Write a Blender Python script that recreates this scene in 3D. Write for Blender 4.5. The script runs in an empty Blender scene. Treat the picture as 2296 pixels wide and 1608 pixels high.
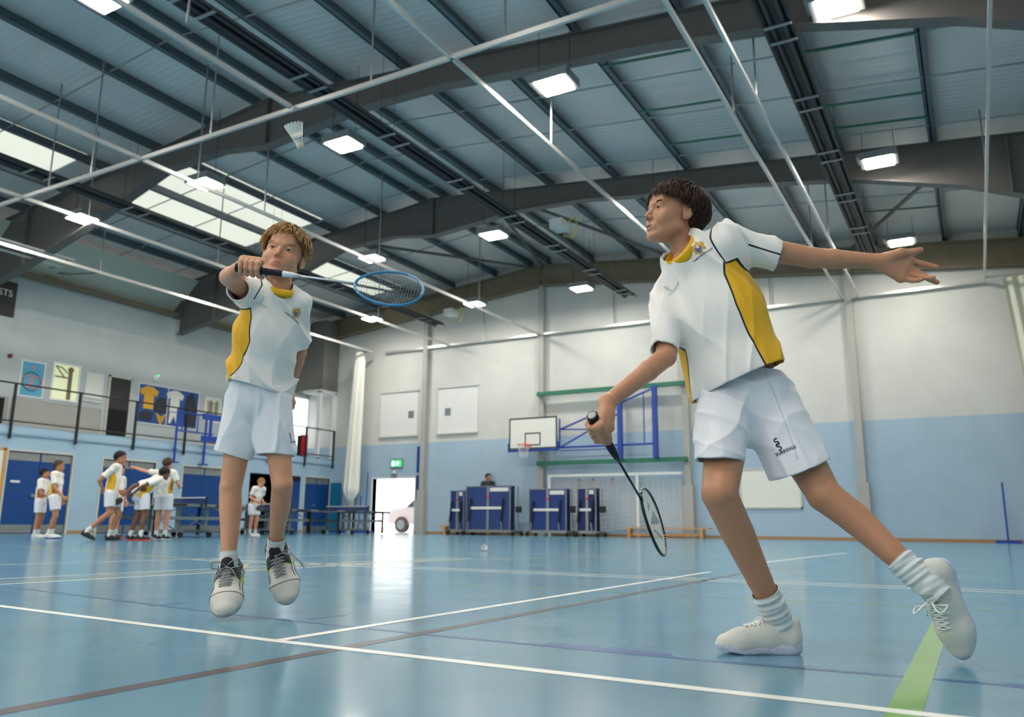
import bpy, math, random
import numpy as np
from mathutils import Vector, Matrix, Euler
random.seed(7); RNG=np.random.default_rng(7)
S=bpy.context.scene
COL=S.collection
# ------------------------------------------------------------ camera
W_,H_=2296,1608
FOC=1820.0; YAW,PIT,ROL=.515,.2022,.0090; CH=.35
_f=np.array([-math.sin(YAW)*math.cos(PIT),math.cos(YAW)*math.cos(PIT),math.sin(PIT)])
_r=np.array([math.cos(YAW),math.sin(YAW),0.]); _u=np.cross(_r,_f)
_R=_r*math.cos(ROL)+_u*math.sin(ROL); _U=-_r*math.sin(ROL)+_u*math.cos(ROL)
CO=np.array([0,0,CH])
cam=bpy.data.cameras.new('camera'); camo=bpy.data.objects.new('camera',cam); COL.objects.link(camo)
cam.sensor_width=36; cam.sensor_fit='HORIZONTAL'; cam.lens=FOC/W_*36
camo.matrix_world=Matrix(((_R[0],_U[0],-_f[0],0),(_R[1],_U[1],-_f[1],0),(_R[2],_U[2],-_f[2],CH),(0,0,0,1)))
cam.clip_start=.05; cam.clip_end=500
cam.dof.use_dof=True; cam.dof.focus_distance=2.75; cam.dof.aperture_fstop=4.0
S.camera=camo
def ray(x,y): return _R*(x-1148)/FOC+_U*(804-y)/FOC+_f
def pl(x,y,ax,v):
    d=ray(x,y); t=(v-CO[ax])/d[ax]; return CO+d*t
_fh=np.array([-math.sin(YAW),math.cos(YAW),0.])
def HP(x,y,D):
    d=ray(x,y); return CO+d*(D/(d@_fh))
def unit(v): v=np.asarray(v,float); return v/np.linalg.norm(v)
# ------------------------------------------------------------ world, sun, exposure
S.view_settings.view_transform='Standard'; S.view_settings.look='None'
S.view_settings.gamma=1; S.view_settings.use_curve_mapping=False
S.view_settings.exposure=0.20
wd=bpy.data.worlds.new('world'); S.world=wd; wd.use_nodes=True
bg=wd.node_tree.nodes['Background']; bg.inputs[0].default_value=(1,.985,.955,1); bg.inputs[1].default_value=2.8
# ------------------------------------------------------------ materials
def mat(name,col,rough=.6,metal=0,emit=None,estr=0,bump=None,noise=None,spec=.5,trans=None,alpha=None):
    m=bpy.data.materials.new(name); m.use_nodes=True; nt=m.node_tree; b=nt.nodes['Principled BSDF']
    b.inputs['Base Color'].default_value=(*col,1); b.inputs['Roughness'].default_value=rough
    b.inputs['Metallic'].default_value=metal; b.inputs['Specular IOR Level'].default_value=spec
    if emit: b.inputs['Emission Color'].default_value=(*emit,1); b.inputs['Emission Strength'].default_value=estr
    if trans: b.inputs['Transmission Weight'].default_value=trans
    if alpha is not None: b.inputs['Alpha'].default_value=alpha
    if noise or bump:
        tc=nt.nodes.new('ShaderNodeTexCoord'); n=nt.nodes.new('ShaderNodeTexNoise')
        nt.links.new(tc.outputs['Object'],n.inputs['Vector'])
        sc,amt=(noise or bump); n.inputs['Scale'].default_value=sc; n.inputs['Detail'].default_value=4
        if noise:
            mx=nt.nodes.new('ShaderNodeMix'); mx.data_type='RGBA'
            mx.inputs['A'].default_value=(*[c*(1-amt) for c in col],1); mx.inputs['B'].default_value=(*[min(1,c*(1+amt)) for c in col],1)
            nt.links.new(n.outputs['Fac'],mx.inputs['Factor']); nt.links.new(mx.outputs['Result'],b.inputs['Base Color'])
        if bump:
            n2=n
            if noise: n2=nt.nodes.new('ShaderNodeTexNoise'); nt.links.new(tc.outputs['Object'],n2.inputs['Vector']); n2.inputs['Scale'].default_value=bump[0]
            bp=nt.nodes.new('ShaderNodeBump'); bp.inputs['Strength'].default_value=bump[1]; bp.inputs['Distance'].default_value=.01
            nt.links.new(n2.outputs['Fac'],bp.inputs['Height']); nt.links.new(bp.outputs[0],b.inputs['Normal'])
    return m
def c8(r,g,b): # srgb 0-255 -> linear
    return tuple((v/255/12.92 if v/255<.04045 else ((v/255+.055)/1.055)**2.4) for v in (r,g,b))
M={}
M['steel']=mat('rafter_steel',c8(98,94,90),.55,noise=(3,.12))
M['purlin']=mat('purlin_steel',c8(92,104,110),.5,metal=.3,noise=(5,.15))
M['heater']=mat('heater_metal',c8(56,58,60),.5,metal=.3,noise=(6,.2))
M['rail']=mat('aluminium_rail',c8(205,205,200),.32,metal=.6)
M['galv']=mat('galvanised',c8(150,155,155),.4,metal=.6)
M['lamp']=mat('lamp_panel',(1,1,1),.5,emit=(1,.945,.86),estr=125)
M['white']=mat('white_paint',c8(225,225,222),.5)
M['black']=mat('black_paint',c8(22,22,26),.45)
M['blue']=mat('blue_paint',c8(10,62,158),.4)
M['green']=mat('green_paint',c8(40,112,88),.5)
M['doorblue']=mat('door_blue',c8(5,64,128),.4,noise=(2,.06))
M['kick']=mat('brushed_steel',c8(170,170,165),.3,metal=.8,noise=(8,.2))
M['wood']=mat('bench_wood',c8(205,150,92),.5,noise=(9,.18))
M['skirt']=mat('skirting_wood',c8(165,125,85),.5,noise=(6,.15))
M['grey']=mat('column_grey',c8(172,170,162),.55,noise=(2,.06))
M['gable']=mat('gable_steel',c8(124,112,90),.6,noise=(4,.25))
M['insul']=mat('insulation',c8(190,180,110),.8,noise=(9,.3))
M['cream']=mat('lining_panel',c8(196,198,184),.6)
M['curtain']=mat('curtain_white',c8(235,233,222),.8,bump=(30,.3))
M['rubber']=mat('black_rubber',c8(28,28,30),.7)
M['red']=mat('red_plastic',c8(200,35,40),.4)
M['glass']=mat('glass_pane',c8(220,232,225),.05,trans=.9)
M['ttblue']=mat('table_blue',c8(22,52,118),.45,noise=(4,.08))
M['ttdark']=mat('table_edge_dark',c8(50,62,82),.4)
M['offw']=mat('board_white',c8(228,228,218),.45)
M['darkroom']=mat('dark_store',c8(20,20,22),.9)
M['orange']=mat('hoop_orange',c8(225,85,50),.4)
M['tan']=mat('tan_metal',c8(150,135,80),.5)
# wall paint: pale above the dado line, light blue below; brick courses as bump
def wallmat(name,top,bot,z):
    m=bpy.data.materials.new(name); m.use_nodes=True; nt=m.node_tree; b=nt.nodes['Principled BSDF']; N=nt.nodes.new; L=nt.links.new
    b.inputs['Roughness'].default_value=.55; b.inputs['Specular IOR Level'].default_value=.35
    g=N('ShaderNodeNewGeometry'); sx=N('ShaderNodeSeparateXYZ'); L(g.outputs['Position'],sx.inputs[0])
    gt=N('ShaderNodeMath'); gt.operation='GREATER_THAN'; gt.inputs[1].default_value=z; L(sx.outputs['Z'],gt.inputs[0])
    mx=N('ShaderNodeMix'); mx.data_type='RGBA'; mx.inputs['A'].default_value=(*bot,1); mx.inputs['B'].default_value=(*top,1); L(gt.outputs[0],mx.inputs['Factor'])
    no=N('ShaderNodeTexNoise'); no.inputs['Scale'].default_value=1.3; no.inputs['Detail'].default_value=6; L(g.outputs['Position'],no.inputs['Vector'])
    m2=N('ShaderNodeMix'); m2.data_type='RGBA'; m2.blend_type='MULTIPLY'; m2.inputs['Factor'].default_value=.18; L(mx.outputs['Result'],m2.inputs['A']); L(no.outputs['Fac'],m2.inputs['B'])
    cm=N('ShaderNodeCombineXYZ'); ad=N('ShaderNodeMath'); L(sx.outputs['X'],ad.inputs[0]); L(sx.outputs['Y'],ad.inputs[1]); L(ad.outputs[0],cm.inputs[0]); L(sx.outputs['Z'],cm.inputs[1])
    br=N('ShaderNodeTexBrick'); br.inputs['Scale'].default_value=1; br.inputs['Brick Width'].default_value=.44; br.inputs['Row Height'].default_value=.22; br.inputs['Mortar Size'].default_value=.008
    br.inputs['Color1'].default_value=(1,1,1,1); br.inputs['Color2'].default_value=(.93,.93,.93,1); br.inputs['Mortar'].default_value=(.55,.55,.55,1)
    L(cm.outputs[0],br.inputs['Vector'])
    bp=N('ShaderNodeBump'); bp.inputs['Strength'].default_value=.2; bp.inputs['Distance'].default_value=.005; L(br.outputs['Color'],bp.inputs['Height']); L(bp.outputs[0],b.inputs['Normal'])
    m3=N('ShaderNodeMix'); m3.data_type='RGBA'; m3.blend_type='MULTIPLY'; m3.inputs['Factor'].default_value=.09; L(m2.outputs['Result'],m3.inputs['A']); L(br.outputs['Color'],m3.inputs['B'])
    L(m3.outputs['Result'],b.inputs['Base Color']); return m
M['wall']=wallmat('block_wall_paint',c8(214,214,208),c8(172,196,214),3.38)
M['wall_l']=wallmat('left_wall_paint',c8(194,202,202),c8(168,196,216),3.0)
# floor: light blue sports vinyl, glossy, scuffed
def floormat():
    m=bpy.data.materials.new('sports_floor'); m.use_nodes=True; nt=m.node_tree; b=nt.nodes['Principled BSDF']; N=nt.nodes.new; L=nt.links.new
    g=N('ShaderNodeNewGeometry')
    n1=N('ShaderNodeTexNoise'); n1.inputs['Scale'].default_value=.9; n1.inputs['Detail'].default_value=5; L(g.outputs['Position'],n1.inputs['Vector'])
    cr=N('ShaderNodeValToRGB'); cr.color_ramp.elements[0].position=.3; cr.color_ramp.elements[1].position=.75
    cr.color_ramp.elements[0].color=(*c8(84,134,158),1); cr.color_ramp.elements[1].color=(*c8(104,152,172),1); L(n1.outputs['Fac'],cr.inputs[0])
    # fine scuffs: stretched noise at two angles
    out=cr.outputs[0]
    for i,(ang,sc,th) in enumerate(((.5,70,.84),(1.9,60,.86))):
        mp=N('ShaderNodeMapping'); mp.inputs['Rotation'].default_value=(0,0,ang); mp.inputs['Scale'].default_value=(sc,1.6,1); L(g.outputs['Position'],mp.inputs[0])
        n=N('ShaderNodeTexNoise'); n.inputs['Scale'].default_value=1.4; n.inputs['Detail'].default_value=2; n.inputs['Distortion'].default_value=.1; L(mp.outputs[0],n.inputs['Vector'])
        r=N('ShaderNodeValToRGB'); r.color_ramp.elements[0].position=th-.09; r.color_ramp.elements[1].position=th; r.color_ramp.elements[1].color=(.30,.30,.30,1); L(n.outputs['Fac'],r.inputs[0])
        mx=N('ShaderNodeMix'); mx.data_type='RGBA'; mx.inputs['B'].default_value=(*c8(185,212,222),1); L(r.outputs[0],mx.inputs['Factor']); L(out,mx.inputs['A']); out=mx.outputs['Result']
    L(out,b.inputs['Base Color'])
    n3=N('ShaderNodeTexNoise'); n3.inputs['Scale'].default_value=3; n3.inputs['Detail'].default_value=8; L(g.outputs['Position'],n3.inputs['Vector'])
    mr=N('ShaderNodeMapRange'); mr.inputs['To Min'].default_value=.10; mr.inputs['To Max'].default_value=.24; L(n3.outputs['Fac'],mr.inputs[0]); L(mr.outputs[0],b.inputs['Roughness'])
    n4=N('ShaderNodeTexNoise'); n4.inputs['Scale'].default_value=5; n4.inputs['Detail'].default_value=2; L(g.outputs['Position'],n4.inputs['Vector'])
    bp=N('ShaderNodeBump'); bp.inputs['Strength'].default_value=.10; bp.inputs['Distance'].default_value=.01; L(n4.outputs['Fac'],bp.inputs['Height']); L(bp.outputs[0],b.inputs['Normal'])
    b.inputs['Specular IOR Level'].default_value=.55
    return m
M['floor']=floormat()
def roofmat():
    m=bpy.data.materials.new('roof_lining'); m.use_nodes=True; nt=m.node_tree; b=nt.nodes['Principled BSDF']; N=nt.nodes.new; L=nt.links.new
    b.inputs['Roughness'].default_value=.42; b.inputs['Metallic'].default_value=.15
    g=N('ShaderNodeNewGeometry'); sx=N('ShaderNodeSeparateXYZ'); L(g.outputs['Position'],sx.inputs[0])
    a=N('ShaderNodeMath'); a.operation='MULTIPLY'; a.inputs[1].default_value=2*math.pi/.33; L(sx.outputs['Y'],a.inputs[0])
    s=N('ShaderNodeMath'); s.operation='SINE'; L(a.outputs[0],s.inputs[0])
    p=N('ShaderNodeMath'); p.operation='POWER'; p.inputs[1].default_value=8; L(s.outputs[0],p.inputs[0])
    bp=N('ShaderNodeBump'); bp.inputs['Strength'].default_value=.4; bp.inputs['Distance'].default_value=.01; L(p.outputs[0],bp.inputs['Height']); L(bp.outputs[0],b.inputs['Normal'])
    n=N('ShaderNodeTexNoise'); n.inputs['Scale'].default_value=.6; n.inputs['Detail'].default_value=4; L(g.outputs['Position'],n.inputs['Vector'])
    mx=N('ShaderNodeMix'); mx.data_type='RGBA'; mx.inputs['A'].default_value=(*c8(196,192,192),1); mx.inputs['B'].default_value=(*c8(228,226,222),1); L(n.outputs['Fac'],mx.inputs['Factor']); L(mx.outputs['Result'],b.inputs['Base Color'])
    return m
M['roof']=roofmat()
def rooflight():
    m=bpy.data.materials.new('rooflight_sheet'); m.use_nodes=True; nt=m.node_tree; b=nt.nodes['Principled BSDF']; o=nt.nodes['Material Output']
    b.inputs['Base Color'].default_value=(*c8(215,215,200),1)
    t=nt.nodes.new('ShaderNodeBsdfTranslucent'); t.inputs[0].default_value=(.92,.94,.90,1)
    x=nt.nodes.new('ShaderNodeMixShader'); x.inputs[0].default_value=.5; nt.links.new(b.outputs[0],x.inputs[1]); nt.links.new(t.outputs[0],x.inputs[2]); nt.links.new(x.outputs[0],o.inputs[0]); return m
M['rooflight']=rooflight()
# ------------------------------------------------------------ mesh building
class MB:
    def __init__(s): s.v=[]; s.f=[]; s.m=[]
    def add(s,vs,fs,mi=0):
        o=len(s.v); s.v+= [tuple(map(float,p)) for p in vs]; s.f+=[tuple(i+o for i in f) for f in fs]; s.m+=[mi]*len(fs); return s
    def box(s,lo,hi,mi=0,R=None,c=None):
        x0,y0,z0=lo; x1,y1,z1=hi
        vs=[np.array(p) for p in ((x0,y0,z0),(x1,y0,z0),(x1,y1,z0),(x0,y1,z0),(x0,y0,z1),(x1,y0,z1),(x1,y1,z1),(x0,y1,z1))]
        if R is not None: vs=[R@v for v in vs]
        if c is not None: vs=[v+np.asarray(c) for v in vs]
        return s.add(vs,((0,3,2,1),(4,5,6,7),(0,1,5,4),(1,2,6,5),(2,3,7,6),(3,0,4,7)),mi)
    def bar(s,a,b,w,h,mi=0,up=(0,0,1)):
        a=np.asarray(a,float); b=np.asarray(b,float); d=unit(b-a); up=np.asarray(up,float)
        if abs(d@up)>.99: up=np.array([0,1.,0])
        x=unit(np.cross(d,up)); z=np.cross(x,d)
        vs=[p+x*w/2*i+z*h/2*j for p in (a,b) for i,j in ((-1,-1),(1,-1),(1,1),(-1,1))]
        return s.add(vs,((3,2,1,0),(4,5,6,7),(0,1,5,4),(1,2,6,5),(2,3,7,6),(3,0,4,7)),mi)
    def path(s,pts,r,n=8,mi=0,closed=False,cap=True):
        pts=[np.asarray(p,float) for p in pts]; N=len(pts); rs=r if hasattr(r,'__len__') else [r]*N
        rings=[]; px=None
        for i,p in enumerate(pts):
            a=pts[i-1] if (i>0 or closed) else p; b=pts[(i+1)%N] if (i<N-1 or closed) else p
            d=unit(b-a)
            if px is None:
                u=np.array([0,0,1.]) if abs(d[2])<.9 else np.array([1.,0,0]); px=unit(np.cross(d,u))
            px=px-d*(px@d); px=unit(px); py=np.cross(d,px)
            rings.append([p+rs[i]*(px*math.cos(t)+py*math.sin(t)) for t in [2*math.pi*k/n for k in range(n)]])
        return s.loft(rings,mi,closed,cap)
    def loft(s,rings,mi=0,closed=False,cap=True):
        n=len(rings[0]); N=len(rings); vs=[p for r in rings for p in r]; fs=[]
        for i in range(N if closed else N-1):
            j=(i+1)%N
            for k in range(n):
                l=(k+1)%n; fs.append((i*n+k,j*n+k,j*n+l,i*n+l)[::-1])
        if cap and not closed: fs.append(tuple(range(n))); fs.append(tuple(range((N-1)*n,N*n))[::-1])
        return s.add(vs,fs,mi)
    def tube(s,a,b,r,n=8,mi=0): return s.path([a,b],r,n,mi)
    def prism(s,poly,ax,lo,hi,mi=0):
        # poly: 2D points in the plane perpendicular to axis ax
        def P(q,t):
            l=list(q); l.insert(ax,t); return l
        n=len(poly); vs=[P(q,lo) for q in poly]+[P(q,hi) for q in poly]
        fs=[tuple(range(n))[::-1],tuple(range(n,2*n))]+[(i,(i+1)%n,(i+1)%n+n,i+n) for i in range(n)]
        return s.add(vs,fs,mi)
    def sphere(s,c,r,n=12,m=8,mi=0,R=None,sc=(1,1,1)):
        vs=[];fs=[]
        for i in range(m+1):
            for k in range(n):
                t=math.pi*i/m; p=2*math.pi*k/n; v=np.array([math.sin(t)*math.cos(p)*sc[0],math.sin(t)*math.sin(p)*sc[1],math.cos(t)*sc[2]])*r
                if R is not None: v=R@v
                vs.append(v+np.asarray(c))
        for i in range(m):
            for k in range(n): fs.append((i*n+k,(i+1)*n+k,(i+1)*n+(k+1)%n,i*n+(k+1)%n))
        return s.add(vs,fs,mi)
    def build(s,name,mats,parent=None,smooth=False,fix=True):
        return mkobj(name,np.array(s.v),s.f,mats,parent,smooth,s.m,fix)
def wloc(o):
    p=np.zeros(3)
    while o is not None: p=p+np.array(o.location); o=o.parent
    return p
def mkobj(name,V,F,mats,parent=None,smooth=False,mi=None,fix=False):
    V=np.asarray(V,float)
    if parent is None: off=np.array([(V[:,0].min()+V[:,0].max())/2,(V[:,1].min()+V[:,1].max())/2,V[:,2].min()])
    else: off=wloc(parent)
    me=bpy.data.meshes.new(name)
    F4=np.asarray(F) if isinstance(F,np.ndarray) else None
    if F4 is not None:
        nv,nf=len(V),len(F4); k=F4.shape[1]
        me.vertices.add(nv); me.vertices.foreach_set('co',(V-off).ravel())
        me.loops.add(nf*k); me.loops.foreach_set('vertex_index',F4.ravel().astype(np.int32))
        me.polygons.add(nf); me.polygons.foreach_set('loop_start',np.arange(0,nf*k,k,dtype=np.int32))
        me.update(calc_edges=True)
    else: me.from_pydata([tuple(v) for v in V-off],[],F)
    if not isinstance(mats,(list,tuple)): mats=[mats]
    for m in mats: me.materials.append(M[m] if isinstance(m,str) else m)
    if mi is not None and len(mats)>1: me.polygons.foreach_set('material_index',np.array(mi,dtype=np.int32))
    if fix:
        import bmesh
        b=bmesh.new(); b.from_mesh(me); bmesh.ops.recalc_face_normals(b,faces=b.faces); b.to_mesh(me); b.free()
    if smooth: me.polygons.foreach_set('use_smooth',np.ones(len(me.polygons),dtype=bool))
    me.update(); o=bpy.data.objects.new(name,me); COL.objects.link(o)
    if parent is not None: o.parent=parent
    else: o.location=off
    return o
def tag(o,label=None,cat=None,group=None,kind=None):
    if label: o['label']=label
    if cat: o['category']=cat
    if group: o['group']=group
    if kind: o['kind']=kind
    return o
def thing(name,label,cat,loc,group=None):
    o=bpy.data.objects.new(name,None); COL.objects.link(o); o.location=tuple(map(float,loc)); o.empty_display_size=.1
    return tag(o,label,cat,group)
def struct(o): o['kind']='structure'; return o
def dup(root,loc,label=None,group=None,rotz=0):
    r=root.copy(); COL.objects.link(r); r.location=tuple(map(float,loc)); r.rotation_euler=(0,0,rotz)
    if label: r['label']=label
    if group: r['group']=group
    for ch in list(root.children):
        c=ch.copy(); COL.objects.link(c); c.parent=r
        for g in list(ch.children):
            d=g.copy(); COL.objects.link(d); d.parent=c
    return r
FONT=None
def text(name,s,h,mat_,parent,M4,depth=.002,align='CENTER'):
    cu=bpy.data.curves.new(name,'FONT'); cu.body=s; cu.size=h; cu.align_x=align; cu.align_y='CENTER'; cu.extrude=depth
    o=bpy.data.objects.new(name+'_tmp',cu); COL.objects.link(o)
    dg=bpy.context.evaluated_depsgraph_get(); me=bpy.data.meshes.new_from_object(o.evaluated_get(dg)); bpy.data.objects.remove(o)
    V=np.array([v.co for v in me.vertices]); F=[tuple(p.vertices) for p in me.polygons]
    V=V@np.asarray(M4)[:3,:3].T+np.asarray(M4)[:3,3]
    return mkobj(name,V,F,mat_,parent)
def frame4(o,x,y): # 4x4 from origin + x axis (text direction) + y axis (text up)
    x=unit(x); y=np.asarray(y,float); y=unit(y-x*(x@y)); z=np.cross(x,y); m=np.eye(4); m[:3,0]=x; m[:3,1]=y; m[:3,2]=z; m[:3,3]=o; return m
# ------------------------------------------------------------ room shell
XL,XR,YB,YN=-22.5,3.0,25.2,-9.0
XM=-24.05
RX=-13.0
def rz(x,off=0.): return 9.68-.1*abs(x-RX)+off
def flat(name,x0,x1,y0,y1,m,z=0): return struct(MB().box((x0,y0,z-.2),(x1,y1,z)).build(name,m))
flat('floor',-24.3,XR+.3,YN,YB+.3,'floor')
# back wall with exit-door opening
b=MB(); T=YB+.25; dx0,dx1,dz=-20.45,-18.42,2.06
top=[(XM-.3,0),(dx0,0),(dx0,dz),(dx1,dz),(dx1,0),(XR+.2,0),(XR+.2,rz(XR)+.2),(RX,rz(RX)+.2),(XM-.3,rz(XM)+.2)]
b.prism([(p[0],p[1]) for p in top],1,YB,T); struct(b.build('wall_back','wall'))
# lower left wall: doors cut out
LD=[(12.39,14.20,2.19),(15.15,16.95,2.17),(18.0,19.78,2.14),(20.85,23.38,2.10),(23.63,25.0,2.09)]
b=MB(); ys=YN
for (a,c,z) in LD:
    b.box((XL-.25,ys,0),(XL,a,2.88)); b.box((XL-.25,a,z),(XL,c,2.88)); ys=c
b.box((XL-.25,ys,0),(XL,YB,2.88)); struct(b.build('wall_left','wall_l'))
struct(MB().box((XM-.2,YN,2.6),(XM,YB,8.62)).build('wall_gallery','wall_l'))
b=MB(); b.box((XM,YN,2.62),(XL+.05,YB,2.82)); b.box((XL,YN,2.66),(XL+.06,YB,2.70)); struct(b.build('floor_gallery','wall_l'))
struct(MB().box((XR,YN,0),(XR+.2,YB,8.2)).build('wall_right','wall'))
b=MB(); b.box((-24.3,YN-.2,0),(XR+.2,YN,3.4)); b.box((-24.3,YN-.2,5.8),(XR+.2,YN,8.1))
b.prism([(-24.3,8.1),(XR+.2,8.1),(RX,9.9)],1,YN-.2,YN)
for x in (-24.3,-18,-11.5,-5,2.6): b.box((x,YN-.2,3.4),(x+.6,YN,5.8))
struct(b.build('wall_front','wall'))
# roof in two slopes; strip X -20.4..-17 on the left slope is a translucent rooflight per bay
def roofstrip(name,x0,x1,y0,y1,m):
    z0,z1=rz(x0,.22),rz(x1,.22)
    b=MB(); b.add([(x0,y0,z0),(x1,y0,z1),(x1,y1,z1),(x0,y1,z0),(x0,y0,z0+.02),(x1,y0,z1+.02),(x1,y1,z1+.02),(x0,y1,z0+.02)],((0,3,2,1),(4,5,6,7),(0,1,5,4),(1,2,6,5),(2,3,7,6),(3,0,4,7)))
    return struct(b.build(name,m))
LX=((-20.42,-17.0,((6.6,10.4),(12.4,17.6),(18.9,24.0))),(-10.9,-9.3,((12.9,17.4),)),(-16.8,-15.1,((19.0,24.0),(13.6,16.9))))
LL=[(-20.42,-18.6,8.3,11.2),(-20.42,-16.75,12.4,17.7),(-20.42,-18.6,18.9,24.2)]
ys=[YN-.3,8.3,11.2,12.4,17.7,18.9,24.2,YB+.3]
roofstrip('ceiling',XM-.4,-20.42,YN-.3,YB+.3,'roof')
for i in range(7):
    y0,y1=ys[i],ys[i+1]
    xs=-20.42
    for l in LL:
        if l[2]==y0:
            o=roofstrip('ceiling',l[0],l[1],y0,y1,'rooflight'); xs=l[1]
    roofstrip('ceiling',xs,-16.75,y0,y1,'roof') if xs<-16.75 else None
roofstrip('ceiling',-16.75,RX,YN-.3,YB+.3,'roof')
roofstrip('ceiling',RX,XR+.4,YN-.3,YB+.3,'roof')
# ---- rafters (portal frames)
prof_b=[(XM+.3,6.75),(-22.3,7.0),(-19.8,7.62),(-16.3,8.70),(-14.4,8.74),(-13,8.53),(-10.3,8.76),(-8.3,8.70),(-6.8,8.52),(-4.0,8.24),(-1.8,7.90),(.4,7.30),(2.6,6.4)]
def rafter(y,label):
    t=thing('portal_rafter',label,'steel beam',(RX,y,8.5))
    topz=lambda x: rz(x,-.02)
    b=MB(); P=[(x,z) for x,z in prof_b]; poly=P+[(2.6,topz(2.6)),(RX,topz(RX)),(XM+.3,topz(XM+.3))]
    b.prism(poly,1,y-.01,y+.01)
    for (x0,z0),(x1,z1) in zip(P[:-1],P[1:]): b.bar((x0,y,z0),(x1,y,z1),.26,.02)
    for (x0,x1) in ((XM+.3,RX),(RX,2.6)): b.bar((x0,y,topz(x0)),(x1,y,topz(x1)),.26,.02)
    b.build('beam_web','steel',t)
    for x in (RX,-22.0,1.2):
        zb=np.interp(x,[p[0] for p in P],[p[1] for p in P]); MB().box((x-.012,y-.12,zb),(x+.012,y+.12,topz(x))).build('stiffener_plate','steel',t)
    for x,z0 in ((XM+.25,7.35),(2.8,0)): MB().box((x-.18,y-.13,z0),(x+.18,y+.13,topz(x)-.05)).build('column','steel',t)
    return t
rafter(5.35,'grey steel portal rafter nearest the camera, cut by the top of the frame')
rafter(11.88,'grey steel portal rafter above the shuttlecock with a deepened middle')
rafter(18.32,'grey steel portal rafter crossing behind the two boys, middle one of the hall')
t=thing('gable_beam','tan steel beam along the top of the back wall under the roof','steel beam',(RX,25.0,8.6))
b=MB()
for s,x1 in ((-1,XM),(1,XR)):
    b.bar((RX,25.05,rz(RX,-.5)),(x1,25.05,rz(x1,-.5)),.03,.72); b.bar((RX,25.0,rz(RX,-.87)),(x1,25.0,rz(x1,-.87)),.3,.03); b.bar((RX,25.0,rz(RX,-.13)),(x1,25.0,rz(x1,-.13)),.3,.03)
b.build('beam','gable',t)
# back wall columns
for i,(x,zt,nm) in enumerate(((-18.0,8.4,'grey wall column left of the two grille panels'),(-12.98,8.8,'grey wall column behind the basketball backboard'),(-7.8,8.5,'grey wall column at the end of the green beams'),(-2.75,8.0,'grey wall column right of the taller boy')) ):
    t=thing('wall_column',nm,'column',(x,YB,0)); MB().box((x-.10,YB-.2,1.6),(x+.10,YB,zt)).build('column_shaft','grey',t)
    MB().box((x-.16,YB-.24,0),(x+.16,YB,1.6)).build('column_casing','grey',t)
# left top corner: boxed column and vent box
t=thing('corner_column','dark grey boxed column high in the far left corner','column',(-23.2,24.8,5.5)); MB().box((XM,24.3,5.62),(XL,YB,8.5)).build('column_shaft',mat('dark_clad',c8(120,118,112),.6),t)
t=thing('white_surround','white boxed window surround at the far end of the gallery','window surround',(-23.2,24.8,2.82))
b=MB(); b.box((XL-.12,24.2,2.82),(XL,24.32,5.55)); b.box((XL-.12,25.06,2.82),(XL,YB,5.55)); b.box((XL-.9,24.2,5.5),(XL,YB,5.62)); b.build('surround_frame','white',t)
MB().box((XM+.02,24.3,3.4),(XM+.06,25.1,5.4)).build('window_pane',mat('bright_pane',(1,1,1),.5,emit=(.9,.97,1),estr=1.6),t)
# purlins
px_=[-22.3,-20.45,-18.62,-16.82,-14.95,-13.45,-12.7,-11.0,-9.25,-7.35,-5.46,-3.6,-1.94,-.13,1.7]
nm=['nearest the left wall','second from the left wall','third from the left wall','fourth from the left wall','fifth from the left wall','just left of the ridge','just right of the ridge','second right of the ridge','third right of the ridge','fourth right of the ridge','fifth right of the ridge','sixth right of the ridge','seventh right of the ridge','second from the right wall','nearest the right wall']
for x,n_ in zip(px_,nm):
    z=rz(x,.1); b=MB(); b.box((x-.012,0,z-.12),(x+.012,YB,z+.11)); b.box((x-.012,0,z-.12),(x+.10,YB,z-.105)); b.box((x-.07,0,z+.1),(x+.012,YB,z+.112))
    b.box((x-.045,0,z-.1),(x-.012,YB,z+.1))
    tag(b.build('roof_purlin','purlin'),'grey roof purlin running to the back wall, '+n_,'roof purlin','roof purlins')
# tie rods across purlins
for y,nn in ((9.2,'in the near bay'),(13.75,'just beyond the front rafter'),(15.35,'halfway along the middle bay'),(17.4,'just before the middle rafter'),(21.2,'in the middle of the last bay')):
    tag(MB().path([(XM+.5,y,rz(XM+.5,.0)),(RX,y,rz(RX,.0)),(XR-.4,y,rz(XR-.4,.0))],.016,6).build('purlin_tie_rod','galv'),'thin metal tie rod crossing under the purlins '+nn,'rod','purlin tie rods')
for ki,(x0,x1,y) in enumerate(((-1.94,-.13,13.76),(-1.94,-.13,15.9),(-1.94,-.13,16.95),(-5.46,-3.6,13.0),(-5.46,-3.6,15.0),(-5.46,-3.6,16.7),(-1.94,-.13,22.2))):
    tag(MB().bar((x0,y,rz(x0,-.02)),(x1,y,rz(x1,-.02)),.05,.03).build('purlin_strut','green'),'thin green strut '+('between the two right-hand purlins, ' if x0>-3 else 'between purlins above the taller boy, ')+['just beyond the front rafter','halfway along the middle bay','towards the middle rafter','nearest of its three','middle of its three','farthest of its three','in the last bay'][ki],'strut','green purlin struts')
for (x0,y0,x1,y1,n_) in ((-16.9,18.5,-13.2,25.0,'left of the ridge'),(-11.2,18.5,-12.9,25.0,'right of the ridge'),(-10.6,18.5,-7.9,25.0,'above the taller boy\'s face'),(.3,18.7,-2.6,25.0,'at the right end of the hall'),(-20.3,18.5,-18.1,25.0,'at the left end of the hall')):
    tag(MB().path([(x0,y0,rz(x0,-.15)),(x1,y1,rz(x1,-.15))],.05,8).build('roof_brace','steel'),'diagonal grey roof brace in the last bay '+n_,'brace','roof braces')
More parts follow.
